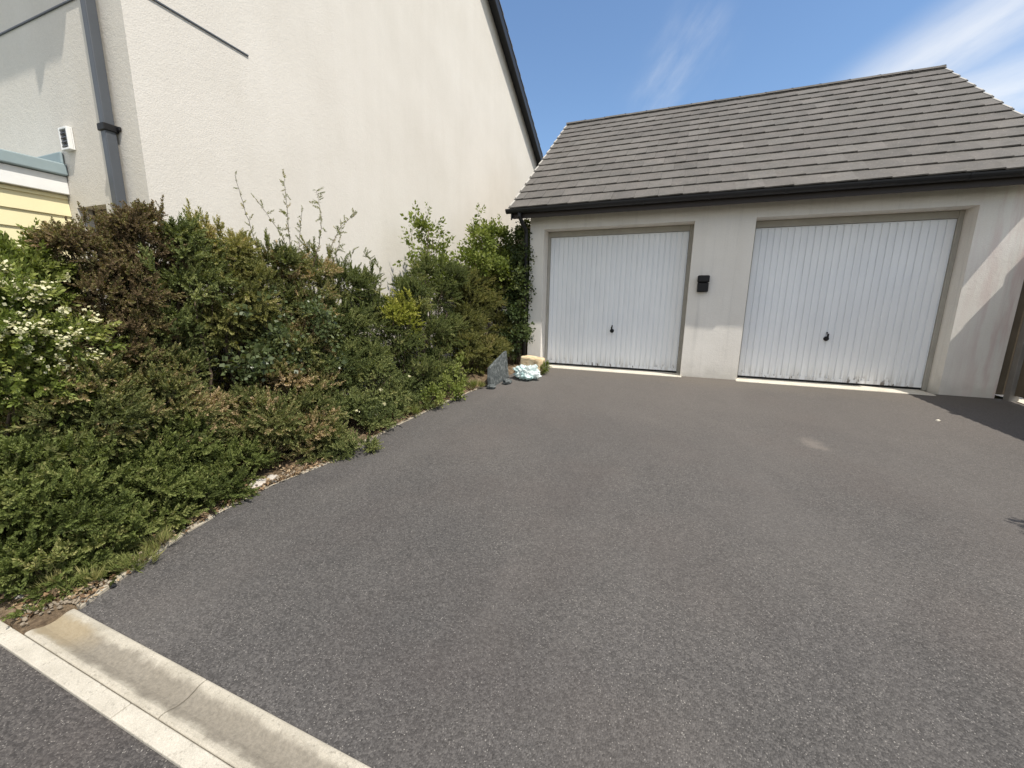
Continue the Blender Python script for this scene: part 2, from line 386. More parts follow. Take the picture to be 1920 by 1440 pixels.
# thin broken concrete edging between drive and bed
b = MB(); rnd = random.Random(11); y = -6.09
while y < -1.75:
    L = rnd.uniform(.16, .5); y1 = min(y+L, -1.7); wd = rnd.uniform(.018, .045); h = rnd.uniform(.002, .018)
    x0, x1 = ex(y), ex(y1); o0, o1 = rnd.uniform(-.008, .01), rnd.uniform(-.008, .01)
    P = [(x0-wd+o0, y), (x0+o0+.01, y), (x1+o1+.01, y1), (x1-wd+o1, y1)]
    b.add([(p[0], p[1], gz(p[1])-.08) for p in P]+[(p[0], p[1], gz(p[1])+h) for p in P], [(0, 1, 2, 3), (7, 6, 5, 4), (0, 4, 5, 1), (1, 5, 6, 2), (2, 6, 7, 3), (3, 7, 4, 0)])
    y = y1+rnd.uniform(0, .03)
tag(b.build('edging_kerb', MT['edging'], bevel=.004), kind='structure')
# planting bed, lumpy soil, out to the walls and round the front of the house
vs = []; fs = []; ny = 150; nx = 40
from mathutils import noise as mn
ysb = np.linspace(-6.262, 1.5, ny)
for y in ysb:
    for i in range(nx+1):
        t = i/nx; e = ex(y)-.03 if y > -6.1 else -.3935; x = e*(1-t)+(-3.2)*t
        hgt = min(1, (t*nx)/4)*.06+.045*mn.noise(Vector((x*5, y*5, 0)))+.03*mn.noise(Vector((x*17, y*17, 3)))
        if y < -6.1: hgt = hgt*.3+.020
        vs.append((x, y, gz(y)-.012+max(-.01, hgt)))
for j in range(ny-1):
    for i in range(nx): a = j*(nx+1)+i; fs.append((a+1, a, a+nx+1, a+nx+2))
n0 = len(vs)
for j in range(ny): vs.append((vs[j*(nx+1)][0]+.004, vs[j*(nx+1)][1], vs[j*(nx+1)][2]-.08))
for j in range(ny-1): fs.append((j*(nx+1), n0+j, n0+j+1, (j+1)*(nx+1)))
n1 = len(vs)
for i in range(nx+1): vs.append((vs[i][0], vs[i][1]-.006, vs[i][2]-.08))
for i in range(nx): fs.append((i, i+1, n1+i+1, n1+i))
b = MB(); b.add(vs, fs); tag(b.build('planting_bed', MT['soil'], smooth=True, fix=False), kind='structure')

# ------------------------------------------------------------------ garage
W, PIER, H = 2.36, .805, 2.357
GX0, GX1, GD, GH = -.25, 6.07, 6.3, 2.64
OP = [(0, W), (W+PIER, 2*W+PIER)]
garage = thing('garage', 'pale rendered double garage with two white doors and a dark tiled roof', 'garage', ((GX0+GX1)/2, 0, 0))
def wall_front(b, xs_open, x0, x1, y, z0, z1, depth):
    """front face with door or window openings, with reveals; openings are (xa, xb, za, zb)"""
    xs = sorted({x0, x1, *[o[0] for o in xs_open], *[o[1] for o in xs_open]})
    zs = sorted({z0, z1, *[o[2] for o in xs_open], *[o[3] for o in xs_open]})
    for i in range(len(xs)-1):
        for k in range(len(zs)-1):
            mx, mz = (xs[i]+xs[i+1])/2, (zs[k]+zs[k+1])/2
            if any(o[0] < mx < o[1] and o[2] < mz < o[3] for o in xs_open): continue
            b.add([(xs[i], y, zs[k]), (xs[i+1], y, zs[k]), (xs[i+1], y, zs[k+1]), (xs[i], y, zs[k+1])], [(0, 1, 2, 3)])
    for a, c, e, f in xs_open:
        b.add([(a, y, e), (a, y, f), (a, y+depth, f), (a, y+depth, e)], [(0, 1, 2, 3)])
        b.add([(c, y, f), (c, y, e), (c, y+depth, e), (c, y+depth, f)], [(0, 1, 2, 3)])
        b.add([(a, y, f), (c, y, f), (c, y+depth, f), (a, y+depth, f)], [(0, 1, 2, 3)])
        if e > z0: b.add([(c, y, e), (a, y, e), (a, y+depth, e), (c, y+depth, e)], [(0, 1, 2, 3)])
ZG = -.12
RP = 2.58/3.48; YR = 3.15; ZR = 5.24           # roof pitch, ridge
def roofz(y): return ZR-RP*abs(YR-y)
b = MB(); wall_front(b, [(a, c, ZG, H) for a, c in OP], GX0, GX1, 0, ZG, GH, .34)
b.add([(GX0, 0, ZG), (GX0, 0, GH), (GX0, YR, roofz(YR)-.06), (GX0, GD, GH), (GX0, GD, ZG)], [(0, 1, 2, 3, 4)])
b.add([(GX1, 0, ZG), (GX1, GD, ZG), (GX1, GD, GH), (GX1, YR, roofz(YR)-.06), (GX1, 0, GH)], [(0, 1, 2, 3, 4)])
b.add([(GX0, GD, ZG), (GX0, GD, GH), (GX1, GD, GH), (GX1, GD, ZG)], [(0, 1, 2, 3)])
b.build('wall', MT['garage_wall'], garage, fix=False)
# roof: individual tiles in one part, deck below
VX0, VX1 = -.50, 6.17
GA = .305; slope = Vector((0, 1, RP)).normalized(); nrm = Vector((0, -RP, 1)).normalized()
def tile_roof(front=True):
    b = MB(); rnd = random.Random(21 if front else 22)
    y_e = -.385; rows = int((YR-y_e)*math.sqrt(1+RP*RP)/GA)+1
    tw = .332
    for r in range(rows):
        off = (r % 2)*tw/2
        xs = [VX0]; x = VX0+(off if off else tw)
        while x < VX1-.02: xs.append(x); x += tw
        xs.append(VX1)
        for k in range(len(xs)-1):
            xa, xb = xs[k]+.0007, xs[k+1]-.0007
            e = -.0+rnd.uniform(-.006, .006)
            d0 = r*GA+e; d1 = min(r*GA+GA+.07, (YR-y_e)*math.sqrt(1+RP*RP)-.01)
            if d1-d0 < .05: continue
            base = Vector((0, y_e, roofz(y_e)))
            lift0, lift1 = .024, .004
            tl = rnd.uniform(.000, .003); tr = rnd.uniform(.007, .0115); th = .016
            tone = min(1, max(0, rnd.gauss(.5, .15)))
            def pt(x, d, h):
                p = base+slope*d+nrm*h
                return (x, p.y, p.z) if front else (x, 2*YR-p.y, p.z)
            q = []
            for hh in (0, th):
                q += [pt(xa, d0, lift0+tl+hh), pt(xb, d0, lift0+tr+hh), pt(xb, d1, lift1+tr*.3+hh), pt(xa, d1, lift1+tl*.3+hh)]
            b.add(q, [(3, 2, 1, 0), (4, 5, 6, 7), (0, 1, 5, 4), (1, 2, 6, 5), (2, 3, 7, 6), (3, 0, 4, 7)], tone)
    return b
fr = tile_roof(True); bk = tile_roof(False)
fr.v_off = len(fr.v); fr.add(bk.v, bk.f, .5)
roof = fr.build('roof', MT['tile'], garage)
b = MB()
n = 15
for i in range(n):
    xa = VX0+(VX1-VX0)*i/n; xb = VX0+(VX1-VX0)*(i+1)/n-.003
    z0 = ZR+.052+random.Random(i).uniform(-.003, .004)
    b.prism([(YR-.125, z0-.075), (YR-.10, z0-.035), (YR, z0), (YR+.10, z0-.035), (YR+.125, z0-.075), (YR+.10, z0-.055), (YR, z0-.018), (YR-.10, z0-.055)], 'x', xa, xb, random.Random(i+50).uniform(.25, .75))
    b.prism([(YR-.108, z0-.035), (YR, z0+.010), (YR+.108, z0-.035), (YR, z0-.01)], 'x', xb-.022, xb+.0028, .35)
b.build('ridge_tile', MT['tile'], roof)
for xa, xb in ((VX0-.003, VX0+.024), (VX1-.024, VX1+.003)):      # pale stepped caps up each verge
    b = MB(); base = Vector((0, -.385, roofz(-.385)))
    for r in range(int((YR+.385)*math.sqrt(1+RP*RP)/GA)+1):
        d0 = r*GA+.055; d1 = min(r*GA+GA-.004, (YR+.385)*math.sqrt(1+RP*RP)-.02)
        if d1-d0 < .05: continue
        h0, h1 = .054-.026*(d0-r*GA)/.37, .054-.026*(d1-r*GA)/.37
        q = [base+slope*d+nrm*h for d, h in ((d0, -.03), (d1, -.03), (d1, h1), (d0, h0))]
        b.prism([(p.y, p.z) for p in q], 'x', xa, xb)
    b.build('verge_trim', MT['mortar'], roof, bevel=.003)
b = MB(); b.prism([(-.31, roofz(-.31)-.05), (YR, ZR-.05), (2*YR+.31, roofz(-.31)-.05), (2*YR+.31, roofz(-.31)+.002), (YR, ZR+.002), (-.31, roofz(-.31)+.002)], 'x', VX0+.104, VX1-.104)
b.build('roof_deck', MT['brown_trim'], roof)
for xa, xb in ((VX0+.006, VX0+.026), (VX1-.026, VX1-.006)):
    b = MB(); b.prism([(-.31, roofz(-.31)-.20), (YR, ZR-.20), (2*YR+.31, roofz(-.31)-.20), (2*YR+.31, roofz(-.31)-.037), (YR, ZR-.037), (-.31, roofz(-.31)-.037)], 'x', xa, xb)
    b.build('bargeboard', MT['black_trim'], garage)
b = MB()
b.box(VX0+.03, VX1-.03, -.270, -.250, 2.50, roofz(-.26)-.05)
b.build('fascia', MT['brown_trim'], garage, bevel=.003)
b = MB(); b.box(VX0+.03, VX1-.03, -.249, -.0025, 2.56, 2.575)
b.build('soffit', MT['brown_trim'], garage)
b = MB()     # half round gutter
pf = [(-.335+.062*math.cos(t), 2.635+.066*math.sin(t)) for t in np.linspace(PI, 2*PI, 11)]
pf2 = [(-.335+.056*math.cos(t), 2.635+.060*math.sin(t)) for t in np.linspace(2*PI, PI, 11)]
b.prism(pf+pf2, 'x', -.555, 6.20)
b.prism(pf, 'x', -.562, -.556); b.prism(pf, 'x', 6.201, 6.207)
for x in np.arange(-.2, 6.2, .9): b.prism([(-.335+.067*math.cos(t), 2.635+.071*math.sin(t)) for t in np.linspace(PI, 2*PI, 11)]+[(-.335+.0625*math.cos(t), 2.635+.0665*math.sin(t)) for t in np.linspace(2*PI, PI, 11)], 'x', x, x+.03)
b.build('gutter', MT['black_trim'], garage)
b = MB(); b.tube([(-.33, -.335, 2.58), (-.33, -.335, 2.52), (-.30, -.08, 2.34), (-.30, -.06, 2.26), (-.30, -.06, .02)], .034, 10)
b.build('downpipe', MT['black_trim'], garage, smooth=True)
FR0 = .26                                     # recess of the frames
for i, (a, c) in enumerate(OP):
    dr = garage
    b = MB(); e = .003
    hd = .092 if i == 0 else .098
    b.box(a+e, a+.045, FR0, FR0+.07, 0.0, H-e); b.box(c-.052, c-e, FR0, FR0+.07, 0.0, H-e); b.box(a+.0475, c-.0545, FR0+.003, FR0+.07, H-hd, H-e)
    b.box(c-.036, c-.030, FR0-.006, FR0-.001, 0.03, H-hd*.5); b.box(a+.06, c-.07, FR0-.004, FR0+.002, H-hd+.002, H-hd+.014)
    fo = b.build('door_frame', MT['frame'], garage, bevel=.004)
    # pressed steel up-and-over door, narrow vertical grooves
    x0, x1 = a+.05, c-.057; zb, zt = .035, H-hd-.006; yd = FR0+.022
    poly = []; p = (x1-x0)/27.
    for k in range(27):
        xa = x0+k*p
        poly += [(xa, yd), (xa+p*.74, yd), (xa+p*.79, yd+.016), (xa+p*.94, yd+.016)]
    poly.append((x1, yd))
    b = MB(); b.strip(poly, 'z', zb+.05, zt-.012)
    b.box(x0, x1, yd-.003, yd+.02, zb, zb+.049); b.box(x0, x1, yd-.001, yd+.02, zt-.0115, zt)
    b.box(x0, x1, yd+.018, yd+.035, zb+.05, zt-.012)
    door = b.build('garage_door', MT['door'], garage, fix=False)
    door['label'] = ['white ribbed garage door nearest the hedge, clean foot', 'white ribbed garage door on the fence side, rust marks along its foot'][i]
    hx = (1.205, 4.29)[i]; hz = .665
    b = MB(); b.tube([(hx, yd-.004, hz), (hx, yd-.030, hz)], [.036, .03], 14); b.tube([(hx, yd-.03, hz), (hx, yd-.055, hz)], [.02, .018], 10)
    b.box(hx-.012, hx+.012, yd-.072, yd-.052, hz-.012, hz+.075); b.tube([(hx, yd-.004, hz+.085), (hx, yd-.02, hz+.085)], [.012, .012], 8)
    b.build('handle', MT['black_plastic'], door, bevel=.004)
    b = MB(); b.box(x0+.002, x1-.002, yd-.002, yd+.03, zb-.028, zb-.001); b.build('gap_strip', MT['black_plastic'], door)  # black strip filling the gap under the door
    b = MB(); b.box(a-.02, c+.02 if i == 0 else c-.06, -.10, .33, ZG+.02, .004)
    b.build('threshold', MT['sill'], garage, bevel=.008)
# black fitting on the pier
t = thing('wall_light', 'small black box-shaped fitting on the pier between the two garage doors', 'wall light', (2.555, 0, 1.43))
b = MB(); b.box(2.478, 2.632, -.085, -.012, 1.315, 1.453); b.build('housing', MT['black_plastic'], t, bevel=.014)
b = MB(); b.box(2.472, 2.638, -.10, -.012, 1.4545, 1.56); b.build('hood', MT['black_plastic'], t, bevel=.018)
b = MB(); b.box(2.49, 2.62, -.011, .004, 1.325, 1.535); b.build('back_plate', MT['black_plastic'], t)

# ------------------------------------------------------------------ stone wall in the gap, fence at right
t = thing('stone_wall', 'buff stone wall closing the gap between house and garage', 'wall', (-.45, .45, 0))
b = MB(); rnd = random.Random(8); z = -.1
while z < 2.5:
    h = rnd.uniform(.11, .2); x = -.66
    while x < -.28:
        l = min(rnd.uniform(.16, .34), -.26-x); j = rnd.uniform(0, .02)
        b.box(x, x+l-.008, .32-j, .55, z, min(z+h, 2.52)-.008); x += l
    z += h
b.build('stonework', MT['tan_stone'], t, bevel=.012)
b = MB(); b.box(-.655, -.27, .335, .54, -.1, 2.5); b.build('mortar', MT['mortar'], t)
t = thing('fence', 'dark timber fence at the right edge against the garage corner', 'fence', (6.2, -1, 0))
def fx(y): return 6.17-.11*y*1.0
def ftop(y): return 1.93+SL*y*.95
b = MB(); rnd = random.Random(9); y = -.105
posts = [0, -1.3, -2.6, -3.9, -5.2, -6.5]
while y > -6.4:
    y1 = y-.118
    x0 = fx((y+y1)/2)
    if not any(abs((y+y1)/2+.05-p) < .05 for p in posts[1:]):
        b.box(x0+.0, x0+.02+rnd.uniform(0, .006), y1, y+.012, gz(y)+.075, ftop(y)+rnd.uniform(-.004, .004))
    y = y1
for zz in (.35, 1.0, 1.65):
    for k in range(5):
        ya, yb = posts[k]-.10, posts[k+1]-.002
        b.tube([(fx(ya)+.045, ya, gz(ya)+zz), (fx(yb)+.045, yb, gz(yb)+zz)], .022, 4)
b.build('boards', MT['fence'], t)
for p in posts:
    b = MB(); xx = fx(p-.05); b.box(xx-.03, xx+.065, p-.1, p-.003, gz(p)-.2, ftop(p)+.04); b.build('post', MT['post'], t, bevel=.006)
t = thing('side_gate', 'dark boarded side gate closing the gap between garage wall and fence', 'gate', (6.5, .05, 0))
b = MB(); x = 6.085
while x < 6.95: b.box(x, x+.088, .03, .05, .05, 1.86+random.Random(int(x*100)).uniform(-.004, .004)); x += .096
for zz in (.3, 1.55): b.box(6.085, 6.95, .051, .09, zz, zz+.09)
b.build('boards', MT['fence'], t)
b = MB(); b.box(6.96, 7.06, 0, .1, -.2, 1.95); b.build('post', MT['post'], t, bevel=.005)
sheet('path', [6.22, 7.0, 8.4], [-4, -2, .0, 3], lambda x, y: gz(y)+.008, MT['sill'])

# ------------------------------------------------------------------ house
HX, HY0, HY1 = -1.75, -4.824, 4.66
HR = .596; HYM = (HY0+HY1)/2; EZ = 5.06; RZ = EZ+HR*(HY1-HYM)
house = thing('house', 'tall cream rendered house gable with black verge, left of the garage', 'house', (HX-4, HYM, 0))
WIN = (-2.81, -2.36, .75, 1.84)
b = MB(); wall_front(b, [WIN], -11, HX, HY0, -.7, EZ, .16)
b.add([(HX, HY0, -.7), (HX, HY1, -.7), (HX, HY1, EZ), (HX, HYM, RZ), (HX, HY0, EZ)], [(0, 1, 2, 3, 4)])
b.add([(-11, HY0, -.7), (-11, HY0, EZ), (-11, HYM, RZ), (-11, HY1, EZ), (-11, HY1, -.7)], [(0, 1, 2, 3, 4)])
b.add([(HX, HY1, -.7), (-11, HY1, -.7), (-11, HY1, EZ), (HX, HY1, EZ)], [(0, 1, 2, 3)])
b.build('wall', MT['house_wall'], house, fix=False)
f = MB(); a, c, e, g = WIN
f.box(a+.003, a+.05, HY0+.10, HY0+.15, e+.003, g-.003); f.box(c-.05, c-.003, HY0+.10, HY0+.15, e+.003, g-.003); f.box(a+.052, c-.052, HY0+.10, HY0+.15, g-.05, g-.003); f.box(a+.052, c-.052, HY0+.10, HY0+.15, e+.003, e+.05)
wf = f.build('window', MT['brown_trim'], house, bevel=.003)
f = MB(); f.box(a+.04, c-.04, HY0+.12, HY0+.14, e+.04, g-.04); f.build('pane', MT['dark_glass'], wf)
# roof: flat slates in courses, overhanging eaves and verge
VX = -1.55; OV = .31
def hz(y): return EZ+HR*((y-HY0) if y < HYM else (HY1-y))
b = MB()
y0, y1 = HY0-OV, HY1+.16
b.prism([(y0, hz(y0)+.02), (HYM, RZ+.02), (y1, hz(y1)+.02), (y1, hz(y1)+.05), (HYM, RZ+.05), (y0, hz(y0)+.05)], 'x', -11.2, VX-.03)
rf = b.build('roof', MT['brown_trim'], house)
b = MB(); rnd = random.Random(4)
sl_ = math.sqrt(1+HR*HR)
for side in (0, 1):
    ya = y0-.03 if side == 0 else y1+.03
    rows = int(abs(HYM-ya)*sl_/.30)+1
    sg = 1 if side == 0 else -1
    for r in range(rows):
        d0 = r*.30; d1 = min(d0+.36, abs(HYM-ya)*sl_)
        p0 = (ya+sg*d0/sl_, hz(ya)+HR*d0/sl_); p1 = (ya+sg*d1/sl_, hz(ya)+HR*d1/sl_)
        x = VX
        while x > -5:
            xb = x-.33; tn = rnd.uniform(.1, .8); k = rnd.uniform(0, .006)
            b.add([(x, p0[0], p0[1]+.082+k), (xb+.003, p0[0], p0[1]+.082+k), (xb+.003, p1[0], p1[1]+.056), (x, p1[0], p1[1]+.056),
                   (x, p0[0], p0[1]+.104+k), (xb+.003, p0[0], p0[1]+.104+k), (xb+.003, p1[0], p1[1]+.07), (x, p1[0], p1[1]+.07)],
                  [(0, 1, 2, 3), (4, 7, 6, 5), (0, 4, 5, 1), (1, 5, 6, 2), (2, 6, 7, 3), (3, 7, 4, 0)], tn)
            x = xb
b.build('roof_tiles', MT['tile'], rf)
b = MB()     # bargeboard and verge soffit
for (ya, yb) in ((y0, HYM), (HYM, y1)):
    za, zb = hz(ya), hz(yb)
    b.add([(x, y, z) for x in (VX-.035, VX-.012) for (y, z) in ((ya, za-.13), (yb, zb-.13), (yb, zb+.055), (ya, za+.055))],
          [(0, 1, 2, 3), (7, 6, 5, 4), (0, 4, 5, 1), (1, 5, 6, 2), (2, 6, 7, 3), (3, 7, 4, 0)])
    b.add([(x, y, z) for x in (HX+.003, VX-.037) for (y, z) in ((ya, za-.03), (yb, zb-.03), (yb, zb+.015), (ya, za+.015))],
          [(0, 1, 2, 3), (7, 6, 5, 4), (0, 4, 5, 1), (1, 5, 6, 2), (2, 6, 7, 3), (3, 7, 4, 0)])
b.build('bargeboard', MT['black_trim'], house)
b = MB()
b.box(-11, VX-.04, HY0-OV-.0, HY0-OV+.02, EZ-.33, EZ-.10); b.box(-11, VX-.04, HY0-OV+.021, HY0-.003, EZ-.30, EZ-.28)
b.build('fascia', MT['black_trim'], house)
b = MB(); b.box(-11, VX-.04, HY1+.14, HY1+.16, EZ-.2, EZ-.06); b.build('fascia', MT['black_trim'], house)
def half_gutter(yc, zc, r, xa, xb):
    b = MB(); o = [(yc+r*math.cos(t), zc+r*1.05*math.sin(t)) for t in np.linspace(PI, 2*PI, 11)]; i = [(yc+(r-.005)*math.cos(t), zc+(r-.005)*1.05*math.sin(t)) for t in np.linspace(2*PI, PI, 11)]
    b.prism(o+i, 'x', xa, xb); b.prism(o, 'x', xb+.0005, xb+.006)
    return b
b = half_gutter(HY0-OV-.062, EZ-.13, .058, -11, VX-.03)
b.build('gutter', MT['black_trim'], house)
b = half_gutter(HY1+.222, EZ-.02, .058, -11, VX-.03); b.build('gutter', MT['black_trim'], house)
b = MB()     # square downpipe, with swan neck under the eave
px0, px1 = -2.087, -2.020; py0, py1 = HY0-.085, HY0-.015
b.box(px0, px1, py0, py1, -.6, 2.352); b.box(px0+.001, px1-.001, py0+.001, py1-.001, 2.356, 4.2)
b.tube([(-2.053, HY0-.05, 4.2), (-2.053, HY0-.05, 4.28), (-2.053, HY0-OV-.06, 4.62), (-2.053, HY0-OV-.06, 4.9)], .042, 4)
dp = b.build('downpipe', MT['slate_pipe'], house, bevel=.006)
b = MB(); b.box(px0-.012, px1+.012, py0-.012, HY0-.003, 2.335, 2.385); b.box(px1+.012, px1+.05, HY0-.02, HY0-.003, 2.345, 2.375)
b.build('bracket', MT['black_plastic'], dp, bevel=.004)
b = MB()     # thin dark bead round the wall at first floor level
b.box(-11, -2.30, HY0-.012, HY0-.001, 3.314, 3.324); b.box(-2.30, HX, HY0-.012, HY0-.001, 3.3145, 3.3235)
b.box(HX+.001, HX+.012, HY0-.012, -3.86, 3.314, 3.325)
b.build('wall_bead', MT['slate_pipe'], house)
# white vent cowl
t = thing('wall_vent', 'small white louvred vent cover on the house wall above the yellow boarding', 'vent', (-2.74, HY0, 2.38))
b = MB(); b.box(-2.795, -2.665, HY0-.012, HY0-.002, 2.29, 2.465); b.box(-2.795, -2.779, HY0-.042, HY0-.013, 2.29, 2.465); b.box(-2.681, -2.665, HY0-.042, HY0-.013, 2.29, 2.465)
b.box(-2.778, -2.682, HY0-.042, HY0-.013, 2.448, 2.465); b.box(-2.778, -2.682, HY0-.042, HY0-.013, 2.29, 2.306)
b.build('hood', MT['white_plastic'], t, bevel=.003)
b = MB()
for k in range(4):
    z = 2.318+k*.033
    b.add([(-2.777, HY0-.040, z), (-2.683, HY0-.040, z), (-2.683, HY0-.016, z+.026), (-2.777, HY0-.016, z+.026), (-2.777, HY0-.040, z+.004), (-2.683, HY0-.040, z+.004), (-2.683, HY0-.016, z+.030), (-2.777, HY0-.016, z+.030)],
          [(0, 1, 2, 3), (7, 6, 5, 4), (0, 4, 5, 1), (1, 5, 6, 2), (2, 6, 7, 3), (3, 7, 4, 0)])
b.build('louvre', MT['slate_pipe'], t)
# yellow boarded porch against the house front
EX = -2.93; EY0 = -7.6; EY1 = HY0-.003
t = thing('boarded_porch', 'pale yellow boarded porch with white fascia and blue-grey flat roof, against the house', 'porch', (EX-.9, -6.2, -.45))
b = MB(); z = -.5; k = 0
while z < 1.92:
    z1 = min(z+.142, 1.945)
    for xa, sgn in ((EX, 1),):
        b.add([(EX+.018, EY0, z), (EX+.018, EY1, z), (EX+.002, EY1, z1), (EX+.002, EY0, z1)], [(0, 1, 2, 3)])
        b.add([(EX-.0, EY0, z), (EX-.0, EY1, z), (EX+.018, EY1, z), (EX+.018, EY0, z)], [(0, 1, 2, 3)])
    b.add([(EX-1.9, EY0-.016, z), (EX+.018, EY0-.016, z), (EX+.002, EY0, z1), (EX-1.9, EY0, z1)], [(0, 1, 2, 3)])
    z += .142
b.box(EX-1.9, EX-.002, EY0+.005, EY1, -.5, 1.95)
b.build('siding', MT['yellow'], t, fix=False)
b = MB(); b.box(EX-.01, EX+.05, EY0-.06, EY1, 1.952, 2.098); b.box(EX-1.95, EX-.012, EY0-.06, EY0-.02, 1.952, 2.098); b.build('fascia', MT['fascia'], t, bevel=.004)
b = MB(); b.box(EX-1.98, EX+.085, EY0-.09, EY1, 2.102, 2.20); b.box(EX-1.98, EX+.06, EY1-.022, EY1-.001, 2.2005, 2.30)
b.build('flat_roof', MT['lead'], t, bevel=.012)

# ------------------------------------------------------------------ foliage generator
def rot_to(d, rng):
    """(n,3,3) matrices whose z axis is d, with random roll"""
    n = len(d); a = rng.normal(size=(n, 3)); x = np.cross(a, d); x /= np.linalg.norm(x, axis=1, keepdims=True)+1e-9
    y = np.cross(d, x); return np.stack([x, y, d], 2)
def leaf_quad(base, dirn, side, L, Wd, fold, rng):
    nrm_ = np.cross(dirn, side)
    tip = base+dirn*L+nrm_*(-.12*L); mid = base+dirn*L*.48
    return [base, mid+side*Wd/2+nrm_*fold, tip, mid-side*Wd/2+nrm_*fold]
def proto(kind, rng):
    P = dict(fine=(.105, 26, .028, .0135, 55), needle=(.09, 46, .022, .0095, 62), oval=(.11, 15, .036, .019, 58),
             broad=(.17, 8, .078, .052, 62), ivy=(.15, 7, .065, .055, 70), small=(.09, 22, .019, .013, 58), blade=(.16, 7, .15, .008, 18))[kind]
    ln, n, L, Wd, ang = P
    vs = []; tl = []
    for i in range(n):
        t = (i+.7)/n; az = i*2.39996+rng.uniform(-.4, .4)
        if kind == 'needle': az = (i % 2)*PI+rng.uniform(-.9, .9)
        an = R(ang*(1-.45*t)+rng.uniform(-14, 14)) if kind != 'blade' else R(rng.uniform(4, 38))
        dirn = np.array([math.sin(an)*math.cos(az), math.sin(an)*math.sin(az), math.cos(an)])
        side = np.cross(dirn, [0, 0, 1]); side = side/np.linalg.norm(side)
        roll = rng.uniform(-.7, .7); nn = np.cross(dirn, side); side = side*math.cos(roll)+nn*math.sin(roll)
        sc = (1.1-.45*t)*rng.uniform(.75, 1.2) if kind != 'blade' else rng.uniform(.5, 1.2)
        base = np.array([0, 0, ln*t if kind != 'blade' else 0.])
        if kind in ('broad', 'ivy'):           # petiole
            base = base+dirn*.02
        vs += leaf_quad(base, dirn, side, L*sc, Wd*sc, rng.uniform(-.12, .2)*Wd, rng)
        tl.append(rng.uniform(0, 1))
    vs = np.array(vs).reshape(-1, 4, 3)
    # stem: three thin quads
    st = []
    for k in range(3):
        a0, a1 = 2*PI*k/3, 2*PI*(k+1)/3; r0, r1 = .0016, .0007
        st.append([[r0*math.cos(a0), r0*math.sin(a0), -.03], [r0*math.cos(a1), r0*math.sin(a1), -.03], [r1*math.cos(a1), r1*math.sin(a1), ln*.96], [r1*math.cos(a0), r1*math.sin(a0), ln*.96]])
    if kind == 'blade': st = st[:1]
    return vs, np.array(tl), np.array(st)
PR = {}
prg = np.random.default_rng(77)
for k in ('fine', 'needle', 'oval', 'broad', 'ivy', 'small', 'blade'): PR[k] = [proto(k, prg) for _ in range(7)]
def quads_obj(name, Q, tone, mi, mats, parent):
    n = len(Q); me = bpy.data.meshes.new(name)
    me.vertices.add(n*4); me.vertices.foreach_set('co', Q.reshape(-1).astype(np.float32))
    me.loops.add(n*4); me.loops.foreach_set('vertex_index', np.arange(n*4, dtype=np.int32))
    me.polygons.add(n); me.polygons.foreach_set('loop_start', np.arange(0, n*4, 4, dtype=np.int32))
    me.polygons.foreach_set('material_index', mi.astype(np.int32))
    at = me.attributes.new('tone', 'FLOAT', 'FACE'); at.data.foreach_set('value', np.clip(tone, 0, 1).astype(np.float32))
    me.update(calc_edges=True); me.validate()
    return link_mesh(name, me, mats, parent)
def sprigs(kind, pos, d, scale, tone, rng):
    Rm = rot_to(d, rng); pick = rng.integers(0, 7, len(pos)); Qs = []; T = []; MI = []
    for k in range(7):
        I = np.where(pick == k)[0]
        if not len(I): continue
        lv, tl, st = PR[kind][k]
        A = Rm[I]*scale[I][:, None, None]
        q = np.einsum('nij,mvj->nmvi', A, lv)+pos[I][:, None, None, :]; Qs.append(q.reshape(-1, 4, 3))
        T.append((tone[I][:, None]*.68+tl[None, :]*.32).reshape(-1)); MI.append(np.zeros(len(I)*len(lv)))
        s = np.einsum('nij,mvj->nmvi', A, st)+pos[I][:, None, None, :]; Qs.append(s.reshape(-1, 4, 3))
        T.append(np.full(len(I)*len(st), .5)); MI.append(np.ones(len(I)*len(st)))
    return np.concatenate(Qs), np.concatenate(T), np.concatenate(MI)
def unit(v): return v/(np.linalg.norm(v, axis=-1, keepdims=True)+1e-9)
